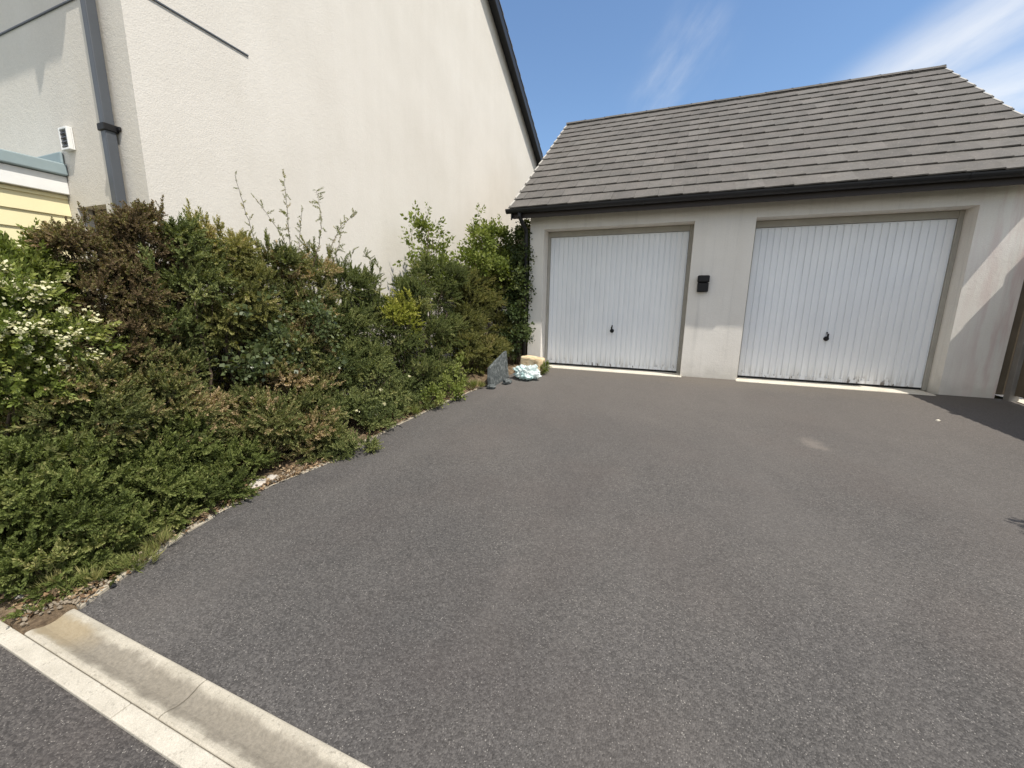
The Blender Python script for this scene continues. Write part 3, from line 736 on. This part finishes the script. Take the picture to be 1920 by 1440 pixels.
def shrub(name, label, cat, root, lobes, kind, pal, seed, dens=1., group='mixed shrubs of the hedge', scale=1., upw=.35, tone_mu=.45, clump=.15, flowers=0, extra=None, stems=True):
    """lobes: (x, y, z, r, tone shift). Sprigs gather into clumps on each lobe's shell"""
    rng = np.random.default_rng(seed)
    t = thing(name, label, cat, root, group)
    pos = []; dr = []; tn = []; stemb = MB()
    for (x, y, z, r, ts) in lobes:
        c = np.array([x, y, z]); nc = max(6, int(25*(r/.25)**2))
        cd_ = unit(rng.normal(size=(nc, 3))); cr = r*rng.uniform(.55, 1.02, nc)
        cc = c+cd_*cr[:, None]*np.array([1, 1.1, .95])
        ct = rng.normal(0, .20, nc)
        for j in range(nc):
            n = max(2, int(rng.choice([9, 18, 34], p=[.25, .35, .40])*rng.uniform(.75, 1.2)*dens)); rad = clump*rng.uniform(.45, .95)*min(1.15, r/.25+.3)
            o = unit(rng.normal(size=(n, 3)))*(rng.uniform(0, 1, (n, 1))**.5)*rad
            q_ = o*np.array([1.15, 1.15, .42]); q_[:, 2] -= .35*(q_[:, 0]*cd_[j, 0]+q_[:, 1]*cd_[j, 1])    # pads droop outward
            p = cc[j]+q_
            d = unit(.5*unit(o)+.55*cd_[j]+np.array([0, 0, upw])+rng.normal(0, .33, (n, 3)))
            pos.append(p); dr.append(d); tn.append(np.full(n, tone_mu+ts+ct[j])+rng.normal(0, .13, n))
            if stems and j % 4 == 0:
                a = Vector(c*.7+np.array(root)*.3); e = Vector(cc[j]); m_ = (a+e)/2+Vector(rng.normal(0, .02, 3)); stemb.tube([a, m_, e], [.0045, .0035, .002], 4)
        if z > .95 and kind in ('fine', 'small', 'needle', 'oval') and r > .075:
            k_ = rng.integers(2, 5); bp = np.array([x, y, z])+np.stack([rng.normal(0, r*.5, k_), rng.normal(0, r*.8, k_), np.full(k_, r*.75)], 1)
            for q_ in bp:
                L_ = rng.uniform(.05, .15); dd = unit(np.array([0, 0, 1.])+rng.normal(0, .3, 3)); m2 = 7
                pos.append(q_+dd*np.linspace(0, L_, m2)[:, None]); dr.append(unit(dd+rng.normal(0, .35, (m2, 3)))); tn.append(np.full(m2, tone_mu+ts+.1)+rng.normal(0, .1, m2))
        if stems:
            a = Vector(root)+Vector((*rng.uniform(-.05, .05, 2), -.05)); e = Vector(c); m_ = a*.45+e*.55+Vector(rng.normal(0, .05, 3))
            stemb.tube([a, a*.7+m_*.3+Vector(rng.normal(0, .015, 3)), m_, m_*.4+e*.6+Vector(rng.normal(0, .02, 3)), e], [.015, .0125, .010, .008, .005], 6)
    pos = np.concatenate(pos); dr = np.concatenate(dr); tn = np.concatenate(tn)
    zmin = np.array([gz(v)+.012 for v in pos[:, 1]]); pos[:, 2] = np.maximum(pos[:, 2], zmin+rng.uniform(0, .05, len(pos)))
    ok = pos[:, 0] > HX+.05; ok |= pos[:, 1] < HY0-.05; pos, dr, tn = pos[ok], dr[ok], tn[ok]
    sc = rng.uniform(.75, 1.25, len(pos))*scale
    Q, T, MI = sprigs(kind, pos, dr, sc, tn, rng)
    if extra is not None:
        q2, t2, m2 = extra(rng, stemb); Q = np.concatenate([Q, q2]); T = np.concatenate([T, t2]); MI = np.concatenate([MI, m2])
    quads_obj('foliage', Q, T, MI, [FM[pal], MT['twig']], t)
    if stemb.v: stemb.build('stem', MT['bark'], t, smooth=True)
    if flowers:
        # flat heads of tiny cream petals at the tips of outer sprigs facing the light
        vis = np.where(dr[:, 2]+.6*dr[:, 0]-.3*dr[:, 1] > .55)[0]
        hd = rng.choice(vis, min(flowers, len(vis)), replace=False); FQ = []
        for h in hd:
            n = rng.integers(14, 30); rr = rng.uniform(.018, .042) if flowers > 9 else .011
            o = rng.normal(0, rr*.6, (n, 3)); o[:, 2] = rng.normal(0, rr*.5, n)
            p = pos[h]+dr[h]*.11*sc[h]+o
            Rm = rot_to(unit(np.array([.15, -.15, .8])+rng.normal(0, .7, (n, 3))), rng); s_ = rng.uniform(.004, .0085, n)
            sq = np.array([[-1, -1, 0], [1, -1, 0], [1, 1, 0], [-1, 1, 0]])*1.
            FQ.append(np.einsum('nij,vj->nvi', Rm*s_[:, None, None], sq)+p[:, None, :])
        for F_ in (FQ if flowers < 10 else [np.concatenate(FQ)]): quads_obj('flower', F_, rng.uniform(0, 1, len(F_)), np.zeros(len(F_)), [FM['petal']], t)
    return t
def shoots(ends, base, kind, step=.03, lean=.02, sc=.8):
    def fn(rng, sb):
        P = []; D = []
        for e in ends:
            a = Vector(base(e)); b_ = Vector(e); n = max(4, int((b_-a).length/step)); pts = []
            bend = Vector(rng.normal(0, .085, 3))
            for i in range(n+1):
                t = i/n; p = a.lerp(b_, t)+bend*math.sin(t*PI)+Vector(rng.normal(0, lean*.25, 3)); pts.append(p)
                if t > .25: P.append(np.array(p)); D.append(unit(np.array((b_-a).normalized())*.6+rng.normal(0, .6, 3)))
            sb.tube(pts, list(np.linspace(.0042, .0014, len(pts))), 5)
        P = np.array(P); D = np.array(D)
        return sprigs(kind, P, D, rng.uniform(.5, 1.1, len(P))*sc, rng.uniform(.3, .75, len(P)), rng)
    return fn
def pts_shoots(ends, base, kind, **k): return shoots(ends, base, kind, **k)

HG = 'mixed shrubs of the hedge'
shrub('cotoneaster_shrub', 'low dark green spreading shrub in the front corner of the bed by the channel', 'shrub', (-1.0, -5.75, -.4),
      [(-.86, -5.98, -.10, .24, .02), (-.86, -5.66, -.14, .22, 0), (-.90, -5.28, -.14, .21, .02), (-.80, -6.06, -.24, .17, 0), (-1.05, -6.02, .10, .24, .05), (-1.02, -5.76, .06, .22, .05), (-.98, -5.42, .0, .20, .03), (-.76, -5.90, -.27, .15, -.03), (-.86, -5.06, -.12, .17, 0), (-.80, -5.56, -.25, .15, -.02), (-1.3, -5.95, .05, .25, 0), (-1.25, -6.15, -.15, .2, 0), (-1.6, -6.1, -.1, .25, 0), (-.66, -5.70, -.30, .13, .02), (-.70, -5.40, -.27, .13, .02), (-.74, -5.15, -.26, .13, 0), (-.60, -5.92, -.33, .11, 0), (-.95, -5.2, .06, .17, .04), (-.62, -6.05, -.33, .1, 0)],
      'fine', 'dark', 101, dens=1.3, scale=.9, flowers=3)
shrub('cotoneaster_shrub', 'mounded fine-leaved shrub with brown tips, behind the low front corner shrub', 'shrub', (-1.25, -5.4, -.35),
      [(-1.08, -5.70, .34, .20, .02), (-1.08, -5.36, .32, .20, .06), (-1.03, -5.06, .20, .15, .25), (-1.22, -5.48, .48, .16, .3), (-1.1, -5.2, .1, .2, 0), (-1.25, -5.75, .25, .2, 0), (-1.15, -4.88, .02, .17, -.05), (-1.2, -5.15, .48, .17, .1), (-1.15, -5.62, .52, .15, .1), (-1.3, -5.3, .62, .18, .05)],
      'fine', 'darkbrown', 102, dens=1.15)
shrub('firethorn_shrub', 'leafy shrub covered in cream flower heads at the left edge of the photo', 'shrub', (-1.35, -5.85, -.4),
      [(-1.22, -5.83, .86, .17, 0), (-1.22, -5.66, .82, .15, 0), (-1.14, -5.90, .60, .15, 0), (-1.17, -5.76, .54, .15, 0), (-1.32, -5.83, 1.02, .15, .05), (-1.3, -5.98, .75, .2, 0), (-1.4, -5.7, .5, .22, 0)],
      'oval', 'pyra', 103, dens=.95, flowers=170, clump=.12)
shrub('privet_shrub', 'yellow-green leafy shrub in front of the yellow boarding', 'shrub', (-1.7, -5.6, -.4),
      [(-1.52, -5.70, 1.13, .16, .1), (-1.52, -5.57, 1.16, .13, .1), (-1.48, -5.79, 1.16, .15, .1), (-1.7, -5.75, 1.05, .2, 0), (-1.75, -5.5, .8, .25, -.1)],
      'oval', 'bright', 104, dens=.9, clump=.12)
shrub('barberry_shrub', 'tall brown-purple shrub below the grey downpipe', 'shrub', (-1.45, -5.3, -.35),
      [(-1.36, -5.27, 1.34, .15, 0), (-1.37, -5.12, 1.41, .15, .03), (-1.38, -5.40, 1.30, .11, .1), (-1.32, -5.24, 1.12, .20, -.05), (-1.33, -5.42, 1.06, .17, 0), (-1.30, -5.34, .78, .20, .1), (-1.40, -5.10, 1.20, .17, -.05), (-1.36, -5.50, 1.40, .05, .2), (-1.37, -5.08, 1.57, .07, .1), (-1.36, -5.17, 1.52, .06, .15)],
      'small', 'purple', 105, dens=1.5, clump=.11, scale=1.0, tone_mu=.53)
shrub('cotoneaster_shrub', 'upright green shrub just left of the bare twiggy shoots, with a rounded top', 'shrub', (-1.35, -4.92, -.3),
      [(-1.30, -4.91, 1.40, .13, .05), (-1.26, -4.88, 1.10, .18, 0), (-1.30, -5.03, .80, .18, 0), (-1.5, -5.0, .45, .24, -.1), (-1.55, -4.9, .8, .2, -.1), (-1.32, -4.92, 1.54, .07, .15), (-1.3, -4.8, 1.25, .15, 0)],
      'fine', 'yew', 106, dens=1.1, clump=.12)
shrub('cotoneaster_shrub', 'olive green shrub with yellowish tips left of the twiggy shoots', 'shrub', (-1.35, -4.58, -.3),
      [(-1.31, -4.57, 1.38, .14, .12), (-1.22, -4.54, 1.08, .18, .05), (-1.28, -4.66, .86, .18, 0), (-1.5, -4.6, .5, .26, -.1), (-1.55, -4.55, .9, .2, -.1), (-1.30, -4.66, 1.48, .08, .25), (-1.30, -4.48, 1.50, .07, .25), (-1.25, -4.4, 1.2, .17, 0)],
      'fine', 'olive', 107, dens=1.1, clump=.12)
SH = [(-1.30, -4.43, 2.08), (-1.32, -3.94, 2.19), (-1.30, -3.60, 2.18), (-1.30, -3.04, 2.06), (-1.36, -4.22, 1.95), (-1.3, -3.78, 1.95), (-1.28, -3.3, 1.9)]
shrub('hawthorn_shrub', 'dark shrub sending long thin sparse shoots up the cream wall', 'shrub', (-1.3, -4.05, -.28),
      [(-1.30, -4.12, 1.36, .17, 0), (-1.22, -4.18, 1.0, .21, 0), (-1.10, -4.17, .62, .21, 0), (-1.18, -4.36, .66, .17, -.05), (-1.22, -3.82, 1.09, .20, .05), (-1.31, -3.63, 1.38, .16, .05), (-1.25, -4.0, 1.28, .10, .45), (-1.5, -4.1, .5, .25, -.05), (-1.5, -3.7, .8, .22, 0), (-1.12, -3.98, .70, .15, .4)],
      'fine', 'darkbrown', 108, dens=1.1, extra=pts_shoots(SH, lambda e: (-1.28, -4.0+(e[1]+4.0)*.45, 1.2), 'oval', step=.036, lean=.012, sc=.66), clump=.13)
def yewtips(tips, base):
    return shoots(tips, base, 'needle', step=.028, sc=.9)
shrub('yew_shrub', 'upright dark needled shrub in the middle of the hedge with spiky tips', 'shrub', (-1.2, -3.4, -.25),
      [(-1.22, -3.37, 1.26, .16, 0), (-1.12, -3.58, .84, .22, 0), (-1.14, -3.18, .86, .22, 0), (-1.22, -3.12, 1.22, .14, 0), (-1.05, -3.70, .46, .22, -.05), (-1.2, -2.95, .95, .2, .05), (-1.05, -3.3, .5, .22, 0)],
      'needle', 'yew', 109, dens=1.3, scale=1.0, upw=.35, extra=yewtips([(-1.24, -3.42, 1.62), (-1.2, -3.22, 1.64), (-1.2, -3.05, 1.62), (-1.2, -2.88, 1.58), (-1.22, -2.78, 1.38)], lambda e: (e[0], e[1]*.8-3.2*.2, 1.0)))
shrub('cotoneaster_shrub', 'low brown-tipped shrub above the patch of dead leaves on the kerb', 'shrub', (-.95, -4.55, -.3),
      [(-.88, -4.70, .06, .19, .12), (-.86, -4.36, .10, .20, .05), (-.98, -4.72, .22, .12, .1), (-.78, -4.62, -.10, .16, .2), (-.77, -4.30, -.06, .16, .1), (-.95, -4.15, .15, .2, .05), (-.66, -4.45, -.18, .12, .15), (-.64, -4.25, -.16, .11, .05), (-1.1, -4.2, .45, .18, .05), (-1.05, -4.35, .38, .15, .35)],
      'fine', 'darkbrown', 110, dens=1.15, tone_mu=.5)
shrub('escallonia_shrub', 'low leafy mid-green shrub at the kerb in the middle of the hedge', 'shrub', (-.95, -3.65, -.25),
      [(-.88, -3.89, .15, .22, 0), (-.84, -3.40, .22, .22, .05), (-.72, -3.78, -.03, .17, .05), (-.74, -3.27, .05, .19, 0), (-.8, -4.05, .0, .17, 0), (-1.0, -3.6, .4, .2, .1), (-.72, -3.0, .0, .16, 0), (-.62, -3.75, -.14, .12, 0), (-.62, -3.45, -.13, .12, .05), (-.62, -3.15, -.10, .12, 0), (-.6, -2.85, -.08, .11, 0), (-1.0, -3.9, .45, .18, .05), (-1.0, -3.3, .45, .18, .05)],
      'oval', 'yew', 111, dens=.95, scale=.75, flowers=5)
shrub('yew_shrub', 'conical dark needled shrub right of the gap where the cream wall shows low', 'shrub', (-.95, -2.35, -.18),
      [(-1.02, -2.34, 1.24, .18, .05), (-.93, -2.27, .74, .26, 0), (-.93, -2.84, .60, .24, 0), (-.80, -2.14, .22, .22, -.05), (-.80, -2.74, .20, .22, -.05), (-1.02, -1.82, 1.18, .20, 0), (-1.0, -2.2, 1.5, .12, .1), (-1.0, -2.6, 1.0, .18, .05), (-.9, -1.75, .7, .22, 0), (-.7, -2.45, .1, .16, 0), (-.68, -1.95, .05, .15, 0), (-.95, -2.55, 1.1, .17, .05), (-.95, -1.5, 1.45, .2, 0)],
      'needle', 'yew', 112, dens=1.35, upw=.35)
shrub('viburnum_shrub', 'glossy round-leaved grey-green bush in the middle of the hedge among finer leaves', 'shrub', (-1.2, -4.35, -.28),
      [(-1.05, -4.45, .98, .13, .1), (-1.02, -4.30, .72, .15, 0), (-.98, -4.05, .86, .14, .05), (-1.08, -4.62, .62, .13, 0), (-.98, -4.5, .48, .13, -.05), (-.96, -3.95, .55, .12, .05)],
      'ivy', 'gloss', 130, dens=.42, clump=.12, scale=.7)
shrub('golden_shrub', 'small yellow-green leafed bush in front of the dark needled shrub', 'shrub', (-.9, -2.84, -.2),
      [(-.86, -2.84, .98, .10, .1), (-.84, -2.68, .95, .07, .0), (-.88, -2.98, .92, .08, 0), (-.84, -2.8, .8, .1, -.1)], 'oval', 'lime', 113, dens=.55, clump=.09, scale=.8)
T1 = [(-1.2, -1.98, 2.30), (-1.2, -1.72, 2.36), (-1.2, -1.55, 2.18), (-1.22, -1.36, 2.14), (-1.2, -1.18, 2.0), (-1.2, -2.2, 1.85), (-1.18, -2.32, 1.62), (-1.15, -1.55, 1.85), (-1.1, -1.3, 1.7)]
shrub('sycamore_sapling', 'bright broad-leaved sapling standing above the hedge against the cream wall', 'sapling', (-1.2, -1.8, -.12),
      [(-1.20, -1.70, 2.12, .10, .1), (-1.2, -1.5, 1.75, .13, 0), (-1.15, -1.5, 1.45, .2, -.1)],
      'broad', 'bright', 114, dens=.26, clump=.12, scale=.9, extra=shoots(T1, lambda e: (-1.18, -1.8+(e[1]+1.75)*.3, 1.25), 'broad', step=.065, sc=.95))
shrub('cypress_shrub', 'rounded conifer bush at the end of the hedge behind the grey slab', 'shrub', (-.85, -1.0, -.08),
      [(-.84, -1.25, .80, .26, 0), (-.66, -.85, .36, .24, .05), (-.92, -.68, 1.40, .24, .05), (-.74, -1.58, .40, .24, 0), (-.74, -.12, .72, .26, 0), (-.9, -.9, 1.0, .3, 0), (-.70, -1.25, .25, .2, 0), (-.72, -.4, .3, .25, 0), (-.9, -.3, 1.2, .25, 0), (-.85, .1, 1.3, .25, 0), (-.95, -1.1, 1.35, .22, 0)],
      'needle', 'olive', 115, dens=1.35, scale=1.1, upw=.35)
T2 = [(-1.0, -.78, 2.42), (-1.0, -.55, 2.62), (-1.0, -.3, 2.45), (-.98, .0, 2.50), (-.95, .25, 2.58), (-.9, .45, 2.3), (-.95, -.95, 2.05), (-.85, .3, 2.1), (-.8, -.1, 2.1), (-.85, -.6, 2.0)]
shrub('sycamore_sapling', 'bright broad-leaved sapling beside the garage corner under the roof edge', 'sapling', (-.9, -.2, -.05),
      [(-.95, -.72, 1.75, .22, 0), (-.95, -.5, 2.15, .16, .05), (-.92, .1, 2.2, .17, .05), (-.86, .25, 1.95, .2, 0), (-.82, -.21, 1.50, .26, -.1), (-.95, -.35, 1.95, .18, .05), (-.8, .1, 1.65, .22, -.05)],
      'broad', 'bright', 116, dens=.36, clump=.15, scale=.95, tone_mu=.4, extra=shoots(T2, lambda e: (-.9, -.2+(e[1]+.2)*.35, 1.3), 'broad', step=.06, sc=.95))
shrub('ivy', 'dark green ivy climbing the left corner of the garage', 'ivy', (-.42, -.1, -.02),
      [(-.42, .08, 2.10, .15, 0), (-.40, .0, 1.75, .16, 0), (-.40, .02, 1.39, .18, -.05), (-.40, -.04, 1.05, .18, -.05), (-.42, -.06, .72, .18, -.05), (-.46, -.22, .42, .18, 0), (-.36, .1, 2.38, .09, .05)],
      'ivy', 'ivy', 117, dens=.62, clump=.14, scale=.9)
shrub('bramble', 'pale green leafy bramble spilling on to the kerb near the grey slab', 'plant', (-.6, -2.1, -.12),
      [(-.52, -1.95, .20, .13, .1), (-.47, -2.42, .0, .12, .05), (-.47, -2.85, -.08, .09, .05), (-.55, -2.2, .1, .14, 0)], 'broad', 'bright', 118, dens=.42, clump=.1, scale=.55, tone_mu=.6, group='low plants at the kerb')
shrub('weed', 'small green weed growing over the kerb on to the drive', 'weed', (-.44, -4.2, -.28),
      [(-.42, -4.22, -.235, .10, 0), (-.34, -4.12, -.255, .07, 0), (-.47, -4.33, -.23, .08, .05)], 'small', 'yew', 119, dens=.9, clump=.06, scale=.8, group='low plants at the kerb', stems=False)
shrub('grass_tuft', 'patch of short grass at the corner of the bed above the channel end', 'grass', (-.52, -6.0, -.42),
      [(-.50, -5.98, -.40, .09, .1), (-.44, -5.82, -.39, .07, .1), (-.60, -6.08, -.41, .08, .15), (-.49, -5.68, -.37, .06, .1)], 'blade', 'straw', 120, dens=.8, clump=.06, scale=.42, upw=1.2, tone_mu=.35, group='low plants at the kerb', stems=False)
shrub('grass_tuft', 'dry yellowing grass along the kerb below the bramble', 'grass', (-.55, -2.75, -.2),
      [(-.50, -2.55, -.15, .08, .2), (-.52, -2.85, -.18, .09, .2), (-.55, -3.1, -.19, .08, .1), (-.38, -1.85, -.12, .08, .1)], 'blade', 'straw', 121, dens=.7, clump=.06, scale=.6, upw=1.2, group='low plants at the kerb', stems=False)
shrub('weed', 'tiny weed at the foot of the garage wall beside the mint bag', 'weed', (.02, -.62, -.04),
      [(.26, -.62, .04, .05, .1), (.27, -.60, .1, .04, .1)], 'oval', 'bright', 122, dens=.5, clump=.04, scale=.6, group='low plants at the kerb', stems=False)
shrub('laurel_shrub', 'leafy shrub leaning over the drive beyond the right edge, seen by its leaf shadows', 'shrub', (6.3, -4.3, -.3),
      [(5.95, -4.15, 1.5, .18, 0), (6.1, -4.3, 1.4, .35, 0), (6.5, -4.4, 1.2, .5, 0), (6.5, -4.3, .5, .5, 0), (5.53, -4.12, 1.45, .085, 0)], 'broad', 'bright', 123, dens=.5, group=HG)

# dead leaves and grit along the bed edge
rng = np.random.default_rng(55); n = 2600
yy = rng.uniform(-6.25, -1.6, n); off = np.abs(rng.normal(0, .07, n))
patch = np.clip(np.interp(yy, [-6.3, -6.1, -5.6, -5.05, -4.9, -4.6, -4.3, -4.0, -3, -1.6], [1, 1, .3, .9, 1, 1, .8, .3, .35, .5]), 0, 1)
keep = rng.uniform(0, 1, n) < patch; yy, off = yy[keep], off[keep]; n = len(yy)
xx = np.array([ex(v) if v > -6.1 else -.5 for v in yy])+.025-off*1.3
P = np.stack([xx, yy, np.array([gz(v) for v in yy])+.012+rng.uniform(0, .02, n)+np.clip(off, 0, .2)*.22], 1)
D = unit(np.array([0, 0, 1.])+rng.normal(0, .45, (n, 3))); Rm = rot_to(D, rng); s_ = rng.uniform(.006, .017, n)
lq = np.array([[-1, 0, 0], [0, -.55, .15], [1.1, 0, 0], [0, .55, .15]])
FQ = np.einsum('nij,vj->nvi', Rm*s_[:, None, None], lq)+P[:, None, :]
tag(quads_obj('leaf_litter', FQ, rng.uniform(0, 1, n), np.zeros(n), [MT['litter']], None), kind='stuff')

rng = np.random.default_rng(56); n = 290
yy = np.concatenate([rng.uniform(-6.25, -5.95, 120), rng.normal(-4.9, .13, 90), rng.uniform(-5.9, -1.8, 80)])
xx = np.array([ex(v) if v > -6.1 else -.41 for v in yy])-.015-np.abs(rng.normal(0, .10, n))
bm = bmesh.new()
for k in range(n):
    r = rng.uniform(.004, .011); m_ = Matrix.Translation((xx[k], yy[k], gz(yy[k])+.026)) @ Matrix.Rotation(rng.uniform(0, 6), 4, Vector(rng.normal(size=3)).normalized()) @ Matrix.Diagonal((r*1.3, r, r*.7, 1))
    bmesh.ops.create_icosphere(bm, subdivisions=1, radius=1, matrix=m_)
me = bpy.data.meshes.new('gravel'); bm.to_mesh(me); bm.free(); tag(link_mesh('gravel', me, MT['grit']), kind='stuff')

# ------------------------------------------------------------------ things left by the garage corner, stones
def rock(name, label, cat, c, s, seed, mat, group=None, rough=.35, sub=3):
    bm = bmesh.new(); bmesh.ops.create_icosphere(bm, subdivisions=sub, radius=1)
    for v in bm.verts:
        k = 1+rough*mn.noise(v.co*1.3+Vector((seed*7.1, seed, 0)))+rough*.4*mn.noise(v.co*3.7+Vector((seed, 3, seed)))
        v.co = Vector((v.co.x*s[0]*k, v.co.y*s[1]*k, v.co.z*s[2]*k))
    me = bpy.data.meshes.new(name); bm.to_mesh(me); bm.free()
    o = link_mesh(name, me, mat); o.location = c; return tag(o, label, cat, group)
def slab():
    bm = bmesh.new(); rnd = random.Random(2)
    outline = [(-1.72, -.02), (-1.50, -.01), (-1.16, 0), (-1.05, .0), (-1.04, .43), (-1.13, .425), (-1.30, .385), (-1.50, .345), (-1.70, .29), (-1.735, .15)]
    b = MB(); n = len(outline)
    pts0 = [(-.245-.02*(z/.4), y, gz(y)+z) for y, z in outline]; pts1 = [(-.185-.05*(z/.4), y+.01, gz(y)+z+.005) for y, z in outline]
    b.add(pts0+pts1, [tuple(range(n)), tuple(range(2*n-1, n-1, -1))]+[(i, (i+1) % n, (i+1) % n+n, i+n) for i in range(n)])
    o = b.build('stone_slab', MT['slab'], bevel=.008)
    return tag(o, 'mottled dark grey slab standing on edge at the garage end of the hedge', 'slab')
slab()
b = MB(); Mx = Matrix.Translation((.03, -.55, gz(-.55))) @ Matrix.Rotation(R(-8), 4, 'Z') @ Matrix.Rotation(R(4), 4, 'Y')
b.box(-.19, .18, -.11, .12, -.01, .265, M=Mx)
o = b.build('sandstone_block', MT['block'], bevel=.03); tag(o, 'pale sandy block against the garage corner behind the mint bag', 'block')
sb = o.modifiers.new('sub', 'SUBSURF'); sb.subdivision_type = 'SIMPLE'; sb.levels = sb.render_levels = 3
dt = bpy.data.textures.new('rough', 'CLOUDS'); dt.noise_scale = .12; dm = o.modifiers.new('disp', 'DISPLACE'); dm.texture = dt; dm.strength = .03
def bag():
    bm = bmesh.new(); bmesh.ops.create_icosphere(bm, subdivisions=5, radius=1)
    for v in bm.verts:
        p = v.co.copy(); k = 1+.35*mn.noise(p*1.6+Vector((2, 5, 1)))
        cr = 0
        for f, a in ((2.1, .26), (4.7, .11), (9, .05)): cr += a*(abs(mn.noise(p*f+Vector((f, 1, 2))))*2-.6)
        k += cr*1.2
        z = p.z*.15*k; x = p.x*.215*k; y = p.y*.17*k
        if z < 0: z *= .55
        x += .05*max(0, p.z)*-1
        v.co = Vector((x, y, z))
    me = bpy.data.meshes.new('plastic_bag'); bm.to_mesh(me); bm.free()
    for pl in me.polygons: pl.use_smooth = False
    o = link_mesh('plastic_bag', me, MT['bag']); o.location = (.13, -1.03, gz(-1.03)+.085)
    return tag(o, 'crumpled mint-green plastic bag in front of the sandy block', 'bag')
bag()
SG = 'stones along the bed edge'
rock('stone', 'pale grey stone on the kerb in the patch of dead leaves', 'stone', (-.68, -4.96, gz(-4.96)+.02), (.055, .075, .035), 1, MT['stone'], SG)
rock('stone', 'second pale grey stone touching the one in the dead leaves', 'stone', (-.66, -4.84, gz(-4.84)+.015), (.04, .05, .028), 2, MT['stone'], SG)
rock('stone', 'buff stone at the channel end where kerb and bed meet', 'stone', (-.58, -6.19, ZB+.012), (.028, .024, .016), 3, MT['stone'], SG)
rock('stone', 'smaller buff stone beside the stone at the channel end', 'stone', (-.52, -6.215, ZB+.01), (.018, .02, .012), 4, MT['stone'], SG)
rock('stone', 'grey stone low among leaves left of the channel end', 'stone', (-.70, -6.17, ZB+.015), (.035, .025, .02), 5, MT['stone'], SG)
rock('stone', 'grey rubble lump at the foot of the standing slab', 'stone', (-.17, -1.76, gz(-1.76)+.03), (.07, .05, .04), 6, MT['slab'], SG)
rock('stone', 'flat grey chip leaning beside the mint bag', 'stone', (-.06, -1.42, gz(-1.42)+.04), (.06, .09, .05), 7, MT['slab'], SG)
rock('stone', 'dark pebble on the edge of the drive above the channel', 'stone', (-.405, -5.95, gz(-5.95)+.012), (.022, .014, .01), 8, MT['black_trim'], SG)
rock('stone_chip', 'white chip of stone lying alone on the drive near the fence shadow', 'stone', (4.93, -1.32, gz(-1.32)+.008), (.022, .018, .012), 9, MT['sill'])
